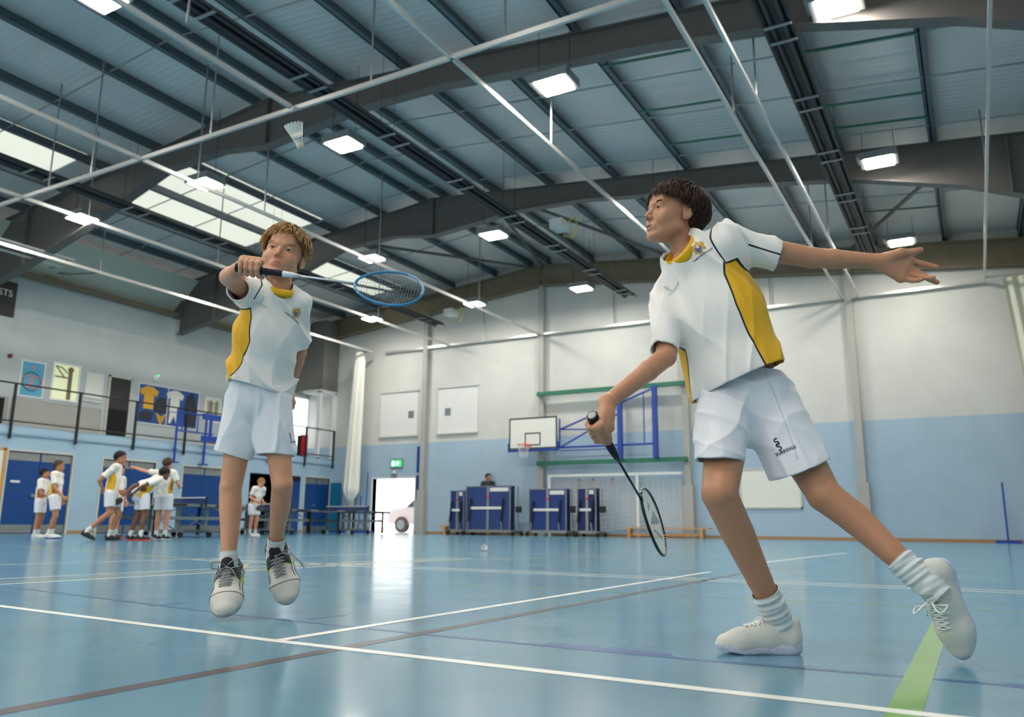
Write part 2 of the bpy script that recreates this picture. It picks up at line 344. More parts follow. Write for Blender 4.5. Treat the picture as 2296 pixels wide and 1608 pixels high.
# eave insulation panel and eave beam on the left
b=MB(); b.prism([(XM-.02,7.50),(XM+.02,7.55),(-22.95,8.60),(XM-.02,8.60)],1,5,24.2); struct(b.build('trim_1','cream'))
tag(MB().box((XM+.1,2,7.38),(XM+.35,24.3,7.52)).build('eave_beam','gable'),'tan eaves beam along the top of the left wall','steel beam')
struct(MB().box((2.2,18.6,6.6),(2.95,24.6,8.0)).build('trim_2','insul'))
# lights
def lampfix(x,y,label):
    t=thing('ceiling_light',label,'ceiling light',(x,y,7.8),'square ceiling lights')
    b=MB(); b.box((x-.36,y-.27,7.81),(x+.36,y+.27,7.97)); b.box((x-.42,y-.2,7.9),(x-.34,y+.2,7.99)); b.build('housing','galv',t)
    MB().box((x-.27,y-.25,7.795),(x+.27,y+.25,7.812)).build('diffuser','lamp',t)
    for s in (-1,1): MB().tube((x+.3*s,y,7.97),(x+.3*s,y,rz(x,.05)),.006,5).build('suspension_wire','black',t)
xs_=[(-19.0,'above the gallery side'),(-14.5,'left of the ridge'),(-10.45,'right of the ridge'),(-5.72,'over the second court'),(-1.12,'near the right wall')]
for y,rn in ((-5.5,'behind the camera'),(0.3,'over the camera'),(6.2,'in the front row'),(11.5,'in the second row'),(17.4,'in the third row'),(22.95,'in the row nearest the back wall')):
    for x,cn in xs_: lampfix(x,y,'square white ceiling light '+cn+' '+rn)
# radiant heaters
def heater(x,y0,y1,label):
    t=thing('radiant_heater',label,'heater',(x,(y0+y1)/2,7.6)); b=MB()
    b.prism([(x-.22,7.6),(x-.12,7.72),(x+.12,7.72),(x+.22,7.6),(x+.19,7.6),(x+.11,7.69),(x-.11,7.69),(x-.19,7.6)],1,y0,y1)
    b.build('reflector','heater',t)
    b=MB()
    for s in (-.09,.09): b.tube((x+s,y0+.1,7.64),(x+s,y1-.1,7.64),.035,8)
    b.build('burner_tube','heater',t)
    y=y0+.8; k=0
    while y<y1-.1:
        MB().box((x-.2,y-.03,7.585),(x+.2,y+.03,7.6)).build('bracket','galv',t)
        for s in ((-1,1) if k%4==0 else ()): MB().tube((x+.16*s,y,7.7),(x+.16*s,y,rz(x,.0)),.005,4).build('hanger','black',t)
        y+=1.9 if k%2 else .45; k+=1
    return t
HT=[heater(-9.15,5.75,23.95,'long dark radiant heater strip hanging right of the ridge'),
heater(-1.92,5.75,23.2,'long dark radiant heater strip nearest the right wall'),
heater(-16.85,5.75,24.3,'long dark radiant heater strip on the gallery side')]
for (x,y,l) in ((-9.0,17.9,HT[0]),(-16.4,24.0,HT[2])):
    t=l; MB().box((x+.1,y-.3,7.8),(x+.45,y+.15,8.05)).build('control_box','white',t)
    MB().path([(x+.45,y,8.0),(x+.7,y,8.1),(x+.75,y,7.8),(x+.55,y+.1,7.6),(x+.3,y+.1,7.7)],.02,6).build('hose',mat('yellow_hose',c8(200,180,60),.5),t)
# net track rails
ZR=7.03
def rail(p,q,label,drops,w=.05,h=.075):
    t=thing('track_rail',label,'track rail',((p[0]+q[0])/2,(p[1]+q[1])/2,ZR)); MB().bar((p[0],p[1],ZR),(q[0],q[1],ZR),w,h).build('rail_bar','rail',t)
    for (x,y) in drops: MB().tube((x,y,ZR+.03),(x,y,rz(x,.0)),.017,6).build('drop_rod','galv',t)
rail((-20.35,4),(-20.35,24.7),'bright aluminium track rail running along the gallery side',[(-20.35,y) for y in (7.5,13.0)])
rail((-16.95,4),(-16.95,25.1),'aluminium track rail left of the ridge',[(-17.12,y) for y in (10.5,14.2,21)])
rail((-13.1,4),(-13.1,25.1),'aluminium track rail below the roof ridge',[(-13.1,y) for y in (10.2,12.0,16,21)])
rail((-9.2,4),(-9.2,8.82),'short aluminium track rail at the top left ending on the cross rail',[(-8.86,6.5)])
rail((-6.08,4),(-6.08,25.1),'aluminium track rail passing above the taller boy\'s face',[(-6.08,y) for y in (12.1,19)])
rail((-2.93,4),(-2.93,25.1),'left one of the two close parallel track rails on the right',[(-2.93,y) for y in (12.6,20)])
rail((-2.47,4),(-2.47,25.1),'right one of the two close parallel track rails on the right',[(-2.47,y) for y in (12.2,19.5)])
rail((.74,4),(.74,25.05),'aluminium track rail near the right edge of the picture',[(.74,17)])
rail((-22.3,8.95),(.74,8.85),'aluminium cross rail running across the hall below the front rafter',[(x,8.9) for x in (-16,-14.6,-11.2,-7.6,-5.2)])
rail((-20.0,25.05),(.7,25.05),'aluminium track rail along the back wall',[(x,25.05) for x in (-15.4,-10.2,-5)])
for z,x,l in ((7.35,-20.95,'upper'),(7.25,-21.5,'lower')):
    t=thing('rolled_screen_tube','pale '+l+' tube of the rolled screen above the gallery','tube',(x,10,z)); MB().tube((x,7.5,z),(x,12.6,z),.035,8).build('tube','rail',t)
    MB().path([(x,12.6,z+.05),(x-.6,12.6,z+.05)],.02,6).build('bracket','galv',t)
# skirting
struct(MB().box((dx1,YB-.025,0),(XR,YB,.085)).build('baseboard_back','skirt'))
b=MB(); ys=YN
for (a,c,z) in LD: b.box((XL,ys,0),(XL+.02,a-.05,.085)); ys=c+.05
struct(b.build('baseboard_left','skirt'))
# court lines
LM=dict(lw=mat('line_white',c8(240,240,232),.3),lb=mat('line_blue',c8(50,88,145),.25),lg=mat('line_green',c8(104,158,52),.3),ly=mat('line_yellow',c8(190,178,60),.3),lbr=mat('line_brown',c8(74,66,70),.25))
M.update(LM)
def line(pts,w,m,label,z=.001):
    z=z*.45; b=MB(); pts=[np.array([*p,z]) for p in pts]
    for a,c in zip(pts[:-1],pts[1:]):
        d=unit(c-a); n=np.array([-d[1],d[0],0])*w/2; e=d*w*.0
        b.add([a-n-e,c-n+e,c+n+e,a+n-e],((0,1,2,3),))
    o=b.build('court_line',m,None,fix=False); return tag(o,label,'floor line')
line([(-4.6,2.095),(-1.9,1.895),(3,1.75)],.042,'lw','white court line crossing the whole foreground',.0014)
line([(-1.885,1.9),(-1.885,6.55)],.042,'lw','white centre line running away from the foreground line',.0016)
line([(-1.62,.3),(-1.62,7.4)],.05,'lbr','dark brown court line beside the white centre line',.0012)
line([(-6,2.66),(-4.34,2.58),(-2.56,2.33),(-1.56,2.26),(-.7,2.245),(3,2.42)],.03,'lb','thin blue court line passing under the boys\' feet',.0010)
for x0,x1 in ((-1.17,-.78),(.02,.42)): line([(x0,2.285),(x1,2.275)],.055,'lb','thick blue block on the thin blue court line '+('in the middle foreground' if x0<-1 else 'at the right edge'),.0011)
for x in (-3.1,-2.2): line([(x,2.37),(x+.02,2.55)],.03,'lb','small blue tick beside the blue line '+('left of' if x<-3 else 'right of')+' the fair-haired boy\'s feet',.0011)
line([(-.16,.3),(-.16,4.24)],.062,'lg','broad green line at the lower right by the white shoe',.0013)
line([(-2.9,4.22),(3,4.3)],.02,'lg','thin green line crossing behind the taller boy',.0010)
line([(-5.45,1),(-4.62,6.6)] if 0 else [(-4.80,1.5),(-4.72,7.5)],.035,'lw','white line running back on the left, nearest of three',.0012)
line([(-5.0,1.5),(-4.86,7.5)],.03,'ly','yellow line running back on the left between two white lines',.0012)
line([(-5.3,1.5),(-4.98,7.5)],.03,'lw','white line running back on the left, beyond the yellow one',.0012)
line([(-7.1,2.5),(-6.2,8)],.03,'lw','pale white line further left near the table tennis players',.0012)
line([(-6.5,5.62),(3,5.72)],.035,'lw','farther one of the paired white lines across the hall',.0012)
line([(-6.5,5.40),(3,5.55)],.035,'lw','nearer one of the paired white lines across the hall',.0012)
line([(-12.4,6.9),(-8.5,6.05),(-5.5,5.15),(-4.9,4.5)],.03,'ly','yellow curved line on the left reaching the paired lines',.0011)
line([(-4.9,5.5),(-4.5,7.1),(-3.9,9.5),(-3.3,12.2)],.035,'ly','yellow line running back in front of the folded tables',.0011)
line([(-1.95,8.4),(-1.68,12.7)],.05,'lw','short white line behind the taller boy\'s leg',.0011)
# doors on the left wall
def dbl(i,a,c,z,leafs=2,over=.22):
    t=struct(MB().box((XL-.24,a-.02,-.02),(XL-.10,c+.02,z+.02)).build('door_%d'%i,'darkroom'))  # unseen dark slab added behind the leaves to block daylight leaking under them
    fr=MB(); w=.05; fr.box((XL-.1,a-w,0),(XL+.02,a,z+w)); fr.box((XL-.1,c,0),(XL+.02,c+w,z+w)); fr.box((XL-.1,a,z),(XL+.02,c,z+w)); fr.build('door_frame','cream',t)
    m=(a+c)/2
    for k in range(leafs):
        y0=a+(c-a)*k/leafs+.006; y1=a+(c-a)*(k+1)/leafs-.006
        lf=MB().box((XL-.09,y0,.01),(XL-.04,y1,z-.005)).build('door_leaf','doorblue',t)
        MB().box((XL-.04,y0+.02,.02),(XL-.036,y1-.02,.24)).build('kick_plate','kick',lf)
        MB().box((XL-.04,y0+.02,z-over-.02),(XL-.036,y1-.02,z-.03)).build('top_plate','kick',lf)
        yy=y1-.12 if k==0 else y0+.12
        if k==0: MB().tube((XL-.04,yy,1.02),(XL+.02,yy,1.02),.05,10).build('door_handle','kick',lf)
    return t
d=dbl(1,*LD[0]); MB().box((XL-.036,12.55,1.35),(XL-.03,12.8,1.41)).build('door_sign','white',d)
dbl(2,*LD[1]); dbl(3,*LD[2]); dbl(5,LD[4][0],LD[4][1],LD[4][2])
t=struct(MB().box((XL-2.0,LD[3][0],0),(XL-1.95,LD[3][1],2.2)).build('door_4','darkroom')) 
b=MB(); a,c,z=LD[3]; b.box((XL-2,a-.05,0),(XL-.25,a,z+.1)); b.box((XL-2,c,0),(XL-.25,c+.05,z+.1)); b.box((XL-2,a,z),(XL-.25,c,z+.05)); b.build('store_lining','darkroom',t)
lf=MB().box((XL-.03,c-.55,.02),(XL+.02,c-.02,z-.02)).build('door_leaf','doorblue',t); MB().box((XL-.03,c-.55,z-.2),(XL+.024,c-.02,z-.02)).build('top_plate','darkroom',lf)
b=MB()
for k in range(6): b.box((XL-1.9,a+.2,.2+.3*k),(XL-1.3,c-.3,.24+.3*k))
b.build('store_shelf','darkroom',t)
t=thing('notice_board','white panel in a wooden frame at the far left edge beside the blue doors','board',(XL,11.6,0)); b=MB(); b.box((XL+.002,12.25,.1),(XL+.04,12.32,2.25)); b.box((XL+.002,11.0,2.19),(XL+.04,12.3,2.25)); b.build('frame','wood',t)
MB().box((XL+.002,11.0,.75),(XL+.02,12.25,2.19)).build('panel','offw',t)
# exit door, signs
e=struct(MB().box((dx0,YB+.1,-.02),(dx1,YB+.24,.004)).build('door_6','kick'))
b=MB(); b.box((dx0-.05,YB-.03,0),(dx0,T,dz+.05)); b.box((dx1,YB-.03,0),(dx1+.05,T,dz+.05)); b.box((dx0,YB-.03,dz),(dx1,T,dz+.05)); b.build('door_frame','white',e)
MB().box((dx1-.02,YB+.25,0),(dx1+.04,YB+1.2,dz)).build('door_leaf','white',e)
t=thing('exit_sign','green and white running-man exit sign above the open doorway','sign',(-19.3,YB,2.5))
MB().box((-19.6,YB-.05,2.45),(-19.0,YB-.005,2.8)).build('sign_body','kick',t)
sg=MB().box((-19.56,YB-.06,2.5),(-19.04,YB-.051,2.75)).build('sign_face',mat('exit_green',c8(20,150,90),.4,emit=c8(60,220,140),estr=.9),t)
b=MB(); yy=YB-.066
b.box((-19.5,yy,2.53),(-19.38,yy+.004,2.72)); b.sphere((-19.22,yy,2.7),.02,8,5); b.bar((-19.22,yy,2.68),(-19.25,yy,2.61),.035,.02); b.bar((-19.25,yy,2.61),(-19.3,yy,2.54),.018,.02); b.bar((-19.25,yy,2.61),(-19.18,yy,2.55),.018,.02); b.bar((-19.22,yy,2.67),(-19.15,yy,2.63),.015,.02); b.bar((-19.22,yy,2.67),(-19.3,yy,2.65),.015,.02)
b.build('running_figure',mat('exit_white',(1,1,1),.4,emit=(1,1,1),estr=1.2),sg)
t=thing('door_sounder','small grey alarm unit between exit sign and doorway','alarm',(-19.4,YB,2.12)); MB().box((-19.52,YB-.08,2.12),(-19.28,YB-.003,2.24)).build('unit_body','galv',t); MB().sphere((-19.4,YB-.04,2.28),.07,10,6).build('unit_dome','white',t)
tag(MB().box((-18.34,YB-.05,2.27),(-18.22,YB-.003,3.24)).build('wall_pad_strip','blue'),'upper vertical blue strip left of the first wall column','strip')
b=MB().box((-18.34,YB-.05,1.3),(-18.22,YB-.003,2.15)); tag(b.build('wall_pad_strip','doorblue'),'lower vertical dark blue strip left of the first wall column','strip')
for x0,x1,z0,z1,gx,l in ((-20.17,-18.38,3.7,5.4,-18.7,'left'),(-17.45,-15.68,3.7,5.4,-17.0,'right')):
    t=thing('wall_hatch','pale blocked window panel with a small grille, '+l+' one of two','panel',((x0+x1)/2,YB,z0))
    MB().box((x0,YB-.02,z0),(x1,YB-.003,z1)).build('panel','white',t)
    b=MB(); b.box((x0-.03,YB-.07,z1),(x1+.03,YB-.003,z1+.05)); b.box((x0-.05,YB-.08,z0-.06),(x1+.03,YB-.003,z0)); b.box((x0-.04,YB-.05,z0),(x0,YB-.003,z1)); b.build('panel_frame','wall',t)
    g=MB().box((gx-.13,YB-.03,4.35),(gx+.13,YB-.018,4.63)).build('grille','galv',t)
# whiteboard
t=thing('whiteboard','blank white board in a thin tan frame on the back wall','whiteboard',(-5.35,YB,.9)); MB().box((-6.2,YB-.03,.93),(-4.48,YB-.01,2.05)).build('panel','offw',t)
b=MB(); 
for lo,hi in (((-6.24,.89),(-4.44,.94)),((-6.24,2.04),(-4.44,2.09)),((-6.24,.89),(-6.19,2.09)),((-4.49,.89),(-4.44,2.09))): b.box((lo[0],YB-.045,lo[1]),(hi[0],YB-.003,hi[1]))
b.build('board_frame','cream',t)
# gallery railing
t=thing('gallery_railing','black metal railing along the edge of the upper gallery','railing',(XL+.06,18,2.5))
for z,r in ((4.0,.024),(2.98,.02)): MB().tube((XL+.07,5,z),(XL+.07,25.1,z),r,8).build('handrail','black',t)
for k in range(8):
    y=10.45+1.86*k
    if y<25.3: MB().box((XL+.045,y-.03,2.5),(XL+.105,y+.03,4.02)).build('post','black',t)
MB().box((XL+.045,25.02,2.5),(XL+.105,25.08,4.02)).build('post','black',t)
# ------------------------------------------------------------ basketball unit on the back wall
for z,l in ((4.83,'upper'),(2.42,'lower')):
    tag(MB().box((-13.05,YB-.38,z-.07),(-7.75,YB-.25,z+.07)).build('wall_beam','green'),l+' green horizontal beam carrying the basketball frame','beam')
t=thing('basketball_unit','wall basketball backboard on a blue tubular swing frame','basketball backboard',(-11,YB-.5,2.5))
yb=24.6
bb=MB().box((-13.97,yb-.03,2.92),(-12.15,yb,3.97)).build('backboard','offw',t)
b=MB(); 
for (x0,z0,x1,z1) in ((-13.99,2.9,-12.13,2.95),(-13.99,3.94,-12.13,3.99),(-13.99,2.9,-13.94,3.99),(-12.18,2.9,-12.13,3.99),(-13.37,3.02,-12.76,3.06),(-13.37,3.42,-12.76,3.46),(-13.37,3.02,-13.33,3.46),(-12.8,3.02,-12.76,3.46)): b.box((x0,yb-.036,z0),(x1,yb-.031,z1))
b.build('board_marking','black',bb)
b=MB(); b.box((-14.03,yb-.05,2.82),(-12.1,yb+.03,2.89)); b.box((-14.03,yb-.05,2.82),(-13.99,yb+.03,3.12)); b.box((-12.13,yb-.05,2.82),(-12.08,yb+.03,3.12)); b.build('edge_padding','blue',bb)
hoop=[(-13.25+.225*math.cos(a),yb-.33+.225*math.sin(a),3.03) for a in np.linspace(0,2*math.pi,25)[:-1]]
b=MB(); b.path(hoop,.012,6,closed=True); b.box((-13.35,yb-.12,2.97),(-13.15,yb-.03,3.06)); hp=b.build('hoop','orange',t)
b=MB()
for k in range(12):
    for s in (-1,1):
        pts=[(-13.25+r*math.cos(a),yb-.33+r*math.sin(a),z) for r,z,a in ((.225,3.02,2*math.pi*k/12),(.17,2.85,2*math.pi*(k+s*.5)/12),(.13,2.72,2*math.pi*(k+s)/12),(.12,2.6,2*math.pi*(k+s*1.5)/12))]
        b.path(pts,.005,4)
b.build('hoop_net','white',hp)
def bt(a,c,r,n): MB().tube((a[0],yb+.15,a[1]),(c[0],yb+.15,c[1]),r,8).build(n,'blue',t)
for x in (-9.92,-8.72): MB().box((x-.07,yb+.05,2.48),(x+.07,YB-.38,4.78)).build('upright','blue',t)
bt((-12.1,3.54),(-8.75,4.72),.035,'frame_tube'); bt((-12.05,2.96),(-9.9,4.0),.03,'frame_tube'); bt((-12.1,3.54),(-11.1,3.5),.025,'frame_tube')
bt((-12.1,2.93),(-8.75,2.93),.035,'frame_tube'); bt((-9.1,2.93),(-9.1,4.6),.02,'frame_tube'); bt((-12.1,2.82),(-10,2.82),.018,'frame_tube'); bt((-12.12,2.9),(-12.12,3.9),.03,'frame_tube')
b=MB(); 
for x in (-9.92,-8.72):
    for z in (2.93,4.5): b.tube((x,yb+.15,z),(x,YB-.3,z),.03,6)
b.build('wall_bracket','blue',t)
# goal
t=thing('handball_goal','white goal frame with sagging net folded against the back wall','goal',(-10.2,24.9,0))
b=MB(); b.box((-12.62,24.85,1.95),(-7.95,24.93,2.03)); b.build('crossbar','white',t)
for x in (-12.58,-9.42): MB().box((x-.04,24.85,0),(x+.04,24.93,1.95)).build('goal_post','white',t)
b=MB(); nx,nz=26,11
def netp(i,j):
    u=i/nx; x=-12.5+u*4.5; v=j/nz; sag=.25*math.sin(math.pi*((u*1.42)%1))
    return (x,25.02+.06*math.sin(9*u*math.pi)*v,1.93-v*(1.75+.1*math.sin(7*u))-sag*.5*(1-v))
for i in range(nx+1): b.path([netp(i,j) for j in range(nz+1)],.0045,3)
for j in range(nz+1): b.path([netp(i,j) for i in range(nx+1)],.0045,3)
g=MB(); vs=[netp(i,j) for i in range(nx+1) for j in range(nz+1)]; fs=[(i*(nz+1)+j,(i+1)*(nz+1)+j,(i+1)*(nz+1)+j+1,i*(nz+1)+j+1) for i in range(nx) for j in range(nz)]
gauze=mat('net_gauze',c8(240,243,244),.9,alpha=.34); o=b.build('goal_net','white',t)
g.add([(x,y+.02,z) for x,y,z in vs],fs).build('net_backing',gauze,t,fix=False)
b=MB()
for x in (-11.6,-11.1,-10.4): b.box((x-.03,YB-.06,1.62),(x+.03,YB-.003,1.9))
b.build('net_hook','wood',t)
# benches
def bench(x0,x1,y,label):
    t=thing('gym_bench',label,'bench',((x0+x1)/2,y,0)); MB().box((x0,y-.12,.27),(x1,y+.12,.31)).build('seat','wood',t)
    for x in (x0+.25,x1-.25): MB().box((x-.04,y-.15,0),(x+.04,y+.15,.27)).build('leg','wood',t)
    MB().box((x0+.2,y-.02,.05),(x1-.2,y+.02,.13)).build('balance_bar','wood',t)
bench(-9.85,-7.03,24.65,'low wooden bench by the goal net, seen through the black racket')
bench(-17.05,-14.75,24.98,'low wooden bench behind the folded tables near the left doorway')
# folded table-tennis tables
def folded(x0,x1,xf,y,zt,label,hue='ttblue',rot=0):
    t=thing('folded_table',label,'table tennis table',((x0+xf)/2,y,0),'folded table tennis tables'); zb=.17; w=x1-x0
    for s,yy in ((-1,y-.13),(1,y+.13)):
        tp=MB().box((x0,yy-.012,zb),(x1,yy+.012,zt)).build('table_half',hue,t)
        b=MB(); 
        for lo,hi in (((x0-.02,zb-.02),(x1+.02,zb+.02)),((x0-.02,zt-.015),(x1+.02,zt+.01)),((x0-.02,zb),(x0+.01,zt)),((x1-.01,zb),(x1+.02,zt))): b.box((lo[0],yy-.03,lo[1]),(hi[0],yy+.02,hi[1]))
        b.build('edge_rail','ttdark' if s>0 else 'galv',tp)
    m=(x0+x1)/2+.02; yf=y-.15
    MB().box((m-.045,yf-.03,zb),(m+.045,yf,zt-.02)).build('centre_bar','galv',t)
    MB().box((m-.06,yf-.04,zb+(zt-zb)*.74),(m+.06,yf-.03,zb+(zt-zb)*.78)).build('lock_button','red',t)
    MB().box((x0+.1*w,yf-.05,zb+(zt-zb)*.47),(x1-.17*w,yf-.01,zb+(zt-zb)*.53)).build('cross_bar','white',t)
    MB().box((m+.06,yf-.004,zt-.18),(x1-.06,yf+.004,zt-.05)).build('label_strip','white',t)
    for xx in (x0+.12*w,x1-.14*w):
        MB().bar((xx+.02,yf-.06,zb+(zt-zb)*.72),(xx-.06,yf-.06,zb+(zt-zb)*.2),.05,.04).build('folded_leg','rubber',t)
        MB().bar((xx-.06,yf-.06,zb+(zt-zb)*.2),(xx-.09 if xx<m else xx,yf-.06,.1),.03,.03).build('leg_strut','galv',t)
    b=MB(); b.box((x0-.05,y-.2,.1),(xf,y-.14,.17)); b.box((x0-.05,y+.14,.1),(xf,y+.2,.17)); 
    for xx in (x0-.02,xf-.05): b.box((xx,y-.3,.1),(xx+.05,y+.3,.16)); b.box((xx,y-.03,.1),(xx+.05,y+.03,zt-.02))
    b.build('carriage_frame','galv',t)
    MB().box((xf-.08,y-.05,.75),(xf+.1,y+.05,.95)).build('latch','rubber',t)
    for xx in (x0,xf-.05):
        for yy in (y-.3,y+.3): MB().path([(xx-.02,yy,.075),(xx+.04,yy,.075)],.074,14).build('wheel','rubber',t)
folded(-15.12,-13.42,-13.18,23.8,1.62,'largest folded blue table tennis table, in front of the man',mat('table_greyblue',c8(42,64,120),.4,noise=(4,.08)))
folded(-12.74,-11.42,-11.27,23.9,1.50,'folded bright blue table tennis table in the middle of the row')
folded(-11.12,-10.5,-10.33,24.15,1.51,'narrow folded dark blue table at the right end of the row',mat('table_navy',c8(12,28,90),.4))
folded(-15.95,-15.42,-15.3,24.1,1.5,'folded blue table mostly hidden at the left end of the row','ttblue')
# open table-tennis tables
def ttable(x1,y0,label,edge='white'):
    x0=x1-1.525; y1=y0+2.74; t=thing('table_tennis_table',label,'table tennis table',((x0+x1)/2,(y0+y1)/2,0))
    for a,c in ((y0,(y0+y1)/2-.004),((y0+y1)/2+.004,y1)):
        tp=MB().box((x0,a,.735),(x1,c,.76)).build('tabletop','ttdark',t)
        b=MB(); b.box((x1,a+.04,.70),(x1+.012,c-.04,.757)); b.box((x0+.02,a+.02,.69),(x1-.02,a+.06,.735)); b.box((x0+.02,c-.06,.69),(x1-.02,c-.02,.735)); b.build('edge_rail','galv',tp)
        b=MB(); b.box((x1+.012,(a+c)/2-.28,.705),(x1+.014,(a+c)/2+.28,.75)); b.build('edge_label','rubber',tp)
    ym=(y0+y1)/2
    n=MB().box((x0-.15,ym-.002,.765),(x1+.15,ym+.002,.90)).build('net',mat('tt_net',c8(40,60,110),.9,alpha=.75),t)
    MB().box((x0-.15,ym-.004,.895),(x1+.15,ym+.004,.915)).build('net_tape','white',n)
    for x in (x0-.15,x1+.15): MB().box((x-.015,ym-.02,.70),(x+.015,ym+.02,.92)).build('net_post','rubber',t)
    for x in (x0+.12,x1-.12):
        for y in (y0+.25,y1-.25): MB().box((x-.025,y-.03,.03),(x+.025,y+.03,.735)).build('leg','rubber',t)
    for y in (ym-.4,ym+.4):
        b=MB(); b.box((x1-.3,y-.05,.16),(x1-.26,y+.05,.73)); b.box((x0+.26,y-.05,.16),(x0+.3,y+.05,.73)); b.box((x0+.1,y-.03,.12),(x1-.1,y+.03,.17)); b.build('undercarriage','galv',t)
        for x in (x0+.15,x1-.15): MB().path([(x-.02,y,.07),(x+.02,y,.07)],.07,12).build('wheel','rubber',t)
    for x in (x0+.15,x1-.15):
        b=MB()
        b.box((x-.02,y0+.25,.40),(x+.02,y1-.25,.47)); b.bar((x,y0+.25,.42),(x,ym-.4,.7),.02,.02); b.bar((x,y1-.25,.42),(x,ym+.4,.7),.02,.02)
        b.bar((x,ym-.4,.17),(x,ym+.1,.42),.018,.018); b.bar((x,ym+.4,.17),(x,ym-.1,.42),.018,.018)
        b.build('side_frame','galv',t)
    return t
ttable(-15.6,11.7,'open dark table tennis table with the group of players at its end')
ttable(-17.9,16.75,'open table tennis table behind the fair-haired boy\'s legs')
ttable(-17.6,19.95,'open table tennis table nearest the bright doorway')
# hanging curtain bundle
t=thing('division_curtain','gathered white division curtain hanging in the far left corner','curtain',(-20.75,24.45,1.0))
rings=[]
for i in range(40):
    v=i/39; z=6.98-5.85*v; r=(.20+.10*v)*(1 if v<.93 else max(.12,1-(v-.93)/.07*.85)); rr=[]
    if v<.03: r*=.8
    for k in range(72):
        a=2*math.pi*k/72; q=r*(1+.10*math.sin(9*a+2*v)+.05*math.sin(17*a)); rr.append((-20.75-.15*v+q*math.cos(a)*1.1,24.45+q*math.sin(a)*.8,z))
    rings.append(rr)
MB().loft(rings).build('fabric_bundle','curtain',t,smooth=True)
MB().path([(-20.75+.3*math.cos(a),24.45+.22*math.sin(a),4.1) for a in np.linspace(0,2*math.pi,20)[:-1]],.012,5,closed=True).build('tie_strap','white',t) if 0 else None
MB().bar((-20.9,24.45,7.0),(-20.33,24.45,7.0),.05,.05).build('hanger','galv',t)
t=thing('net_curtain','pale net curtain bunched at the right edge of the picture','curtain',(1.8,24.6,0))
rings=[]
def nc(u,v):
    w=.15+ .9*u; x0=1.15+.55*v; return (x0+u*(1.6-.3*v),24.6+.07*math.sin(u*38)+.03*math.sin(u*17+v*5),6.95-6.9*v)
b=MB(); nu,nv=90,30; vs=[nc(i/nu,j/nv) for i in range(nu+1) for j in range(nv+1)]; fs=[(i*(nv+1)+j,(i+1)*(nv+1)+j,(i+1)*(nv+1)+j+1,i*(nv+1)+j+1) for i in range(nu) for j in range(nv)]
b.add(vs,fs); b.build('curtain_cloth',mat('net_cloth',c8(215,216,200),.85),t,smooth=True,fix=False)
MB().bar((.74,24.6,7.02),(2.9,24.6,7.02),.04,.05).build('curtain_track','rail',t)
tag(MB().sphere((1.52,24.45,4.3),.09,10,8,sc=(1,.4,1.1)).build('curtain_tag','orange'),'small reddish tag on the net curtain at the right edge','tag')
# badminton posts
def bpost(x,y,lean,label,h=1.55,base=True):
    t=thing('badminton_post',label,'post',(x,y,0)); MB().tube((x,y,.06),(x+lean,y,h),.022,8).build('post','blue',t)
    if base: MB().box((x-.28,y-.12,0),(x+.3,y+.12,.07)).build('weighted_base','blue',t)
bpost(.62,24.9,0,'blue badminton post on a weighted base at the right side of the back wall')
bpost(-20.55,24.95,.05,'tall blue post leaning beside the doorway',2.3)
bpost(-20.85,24.9,.1,'short blue post left of the doorway',1.4)
bpost(-21.85,24.9,.15,'slanting blue post under the hanging curtain',1.7)
tag(MB().box((-21.42,25.0,0),(-21.25,25.1,2.35)).build('white_pillar','white'),'white boxed post behind the bottom of the hanging curtain','post')
tag(MB().box((XL+.03,25.05,0),(XL+.5,25.12,1.93)).build('teal_panel',mat('teal_panel',c8(0,110,150),.5)),'teal blue panel standing in the far left corner','panel')
# gallery wall items on the wall x=XM
def gy(px,py,x=XM+.03): return pl(px,py,0,x)
def board(name,label,cat,y0,y1,z0,z1,m,frame='white',fw=.05):
    t=thing(name,label,cat,(XM,(y0+y1)/2,z0)); MB().box((XM+.001,y0,z0),(XM+.02,y1,z1)).build('panel',m,t)
    b=MB()
    for (a,c,d,e) in ((y0-fw,y1+fw,z0-fw,z0),(y0-fw,y1+fw,z1,z1+fw),(y0-fw,y0,z0,z1),(y1,y1+fw,z0,z1)): b.box((XM+.001,a,d),(XM+.03,c,e))
    b.build('frame',frame,t); return t
t=board('poster','light blue poster with two joined pink rings on the gallery wall','poster',13.3,13.95,3.95,4.95,mat('poster_blue',c8(88,168,200),.5))
for k,(y,z,r,m,n_) in enumerate(((13.48,4.38,.17,'orange','ring_motif'),(13.74,4.36,.18,'orange','ring_motif'),(13.61,4.38,.27,'doorblue','ring_motif'))):
    MB().path([(XM+.024,y+r*math.cos(a),z+r*math.sin(a)) for a in np.linspace(0,6.283,25)[:-1]],.022,5,closed=True).build(n_,mat('poster_pink',c8(222,150,145),.6) if m=='orange' else mat('poster_teal',c8(60,115,135),.6),t)
MB().sphere((XM+.024,13.62,4.80),.05,10,6,sc=(.3,1,1)).build('dot_motif',mat('poster_rose',c8(225,130,150),.6),t); MB().sphere((XM+.024,13.42,4.68),.04,10,6,sc=(.3,1,1)).build('dot_motif',mat('poster_green',c8(70,190,110),.6),t)
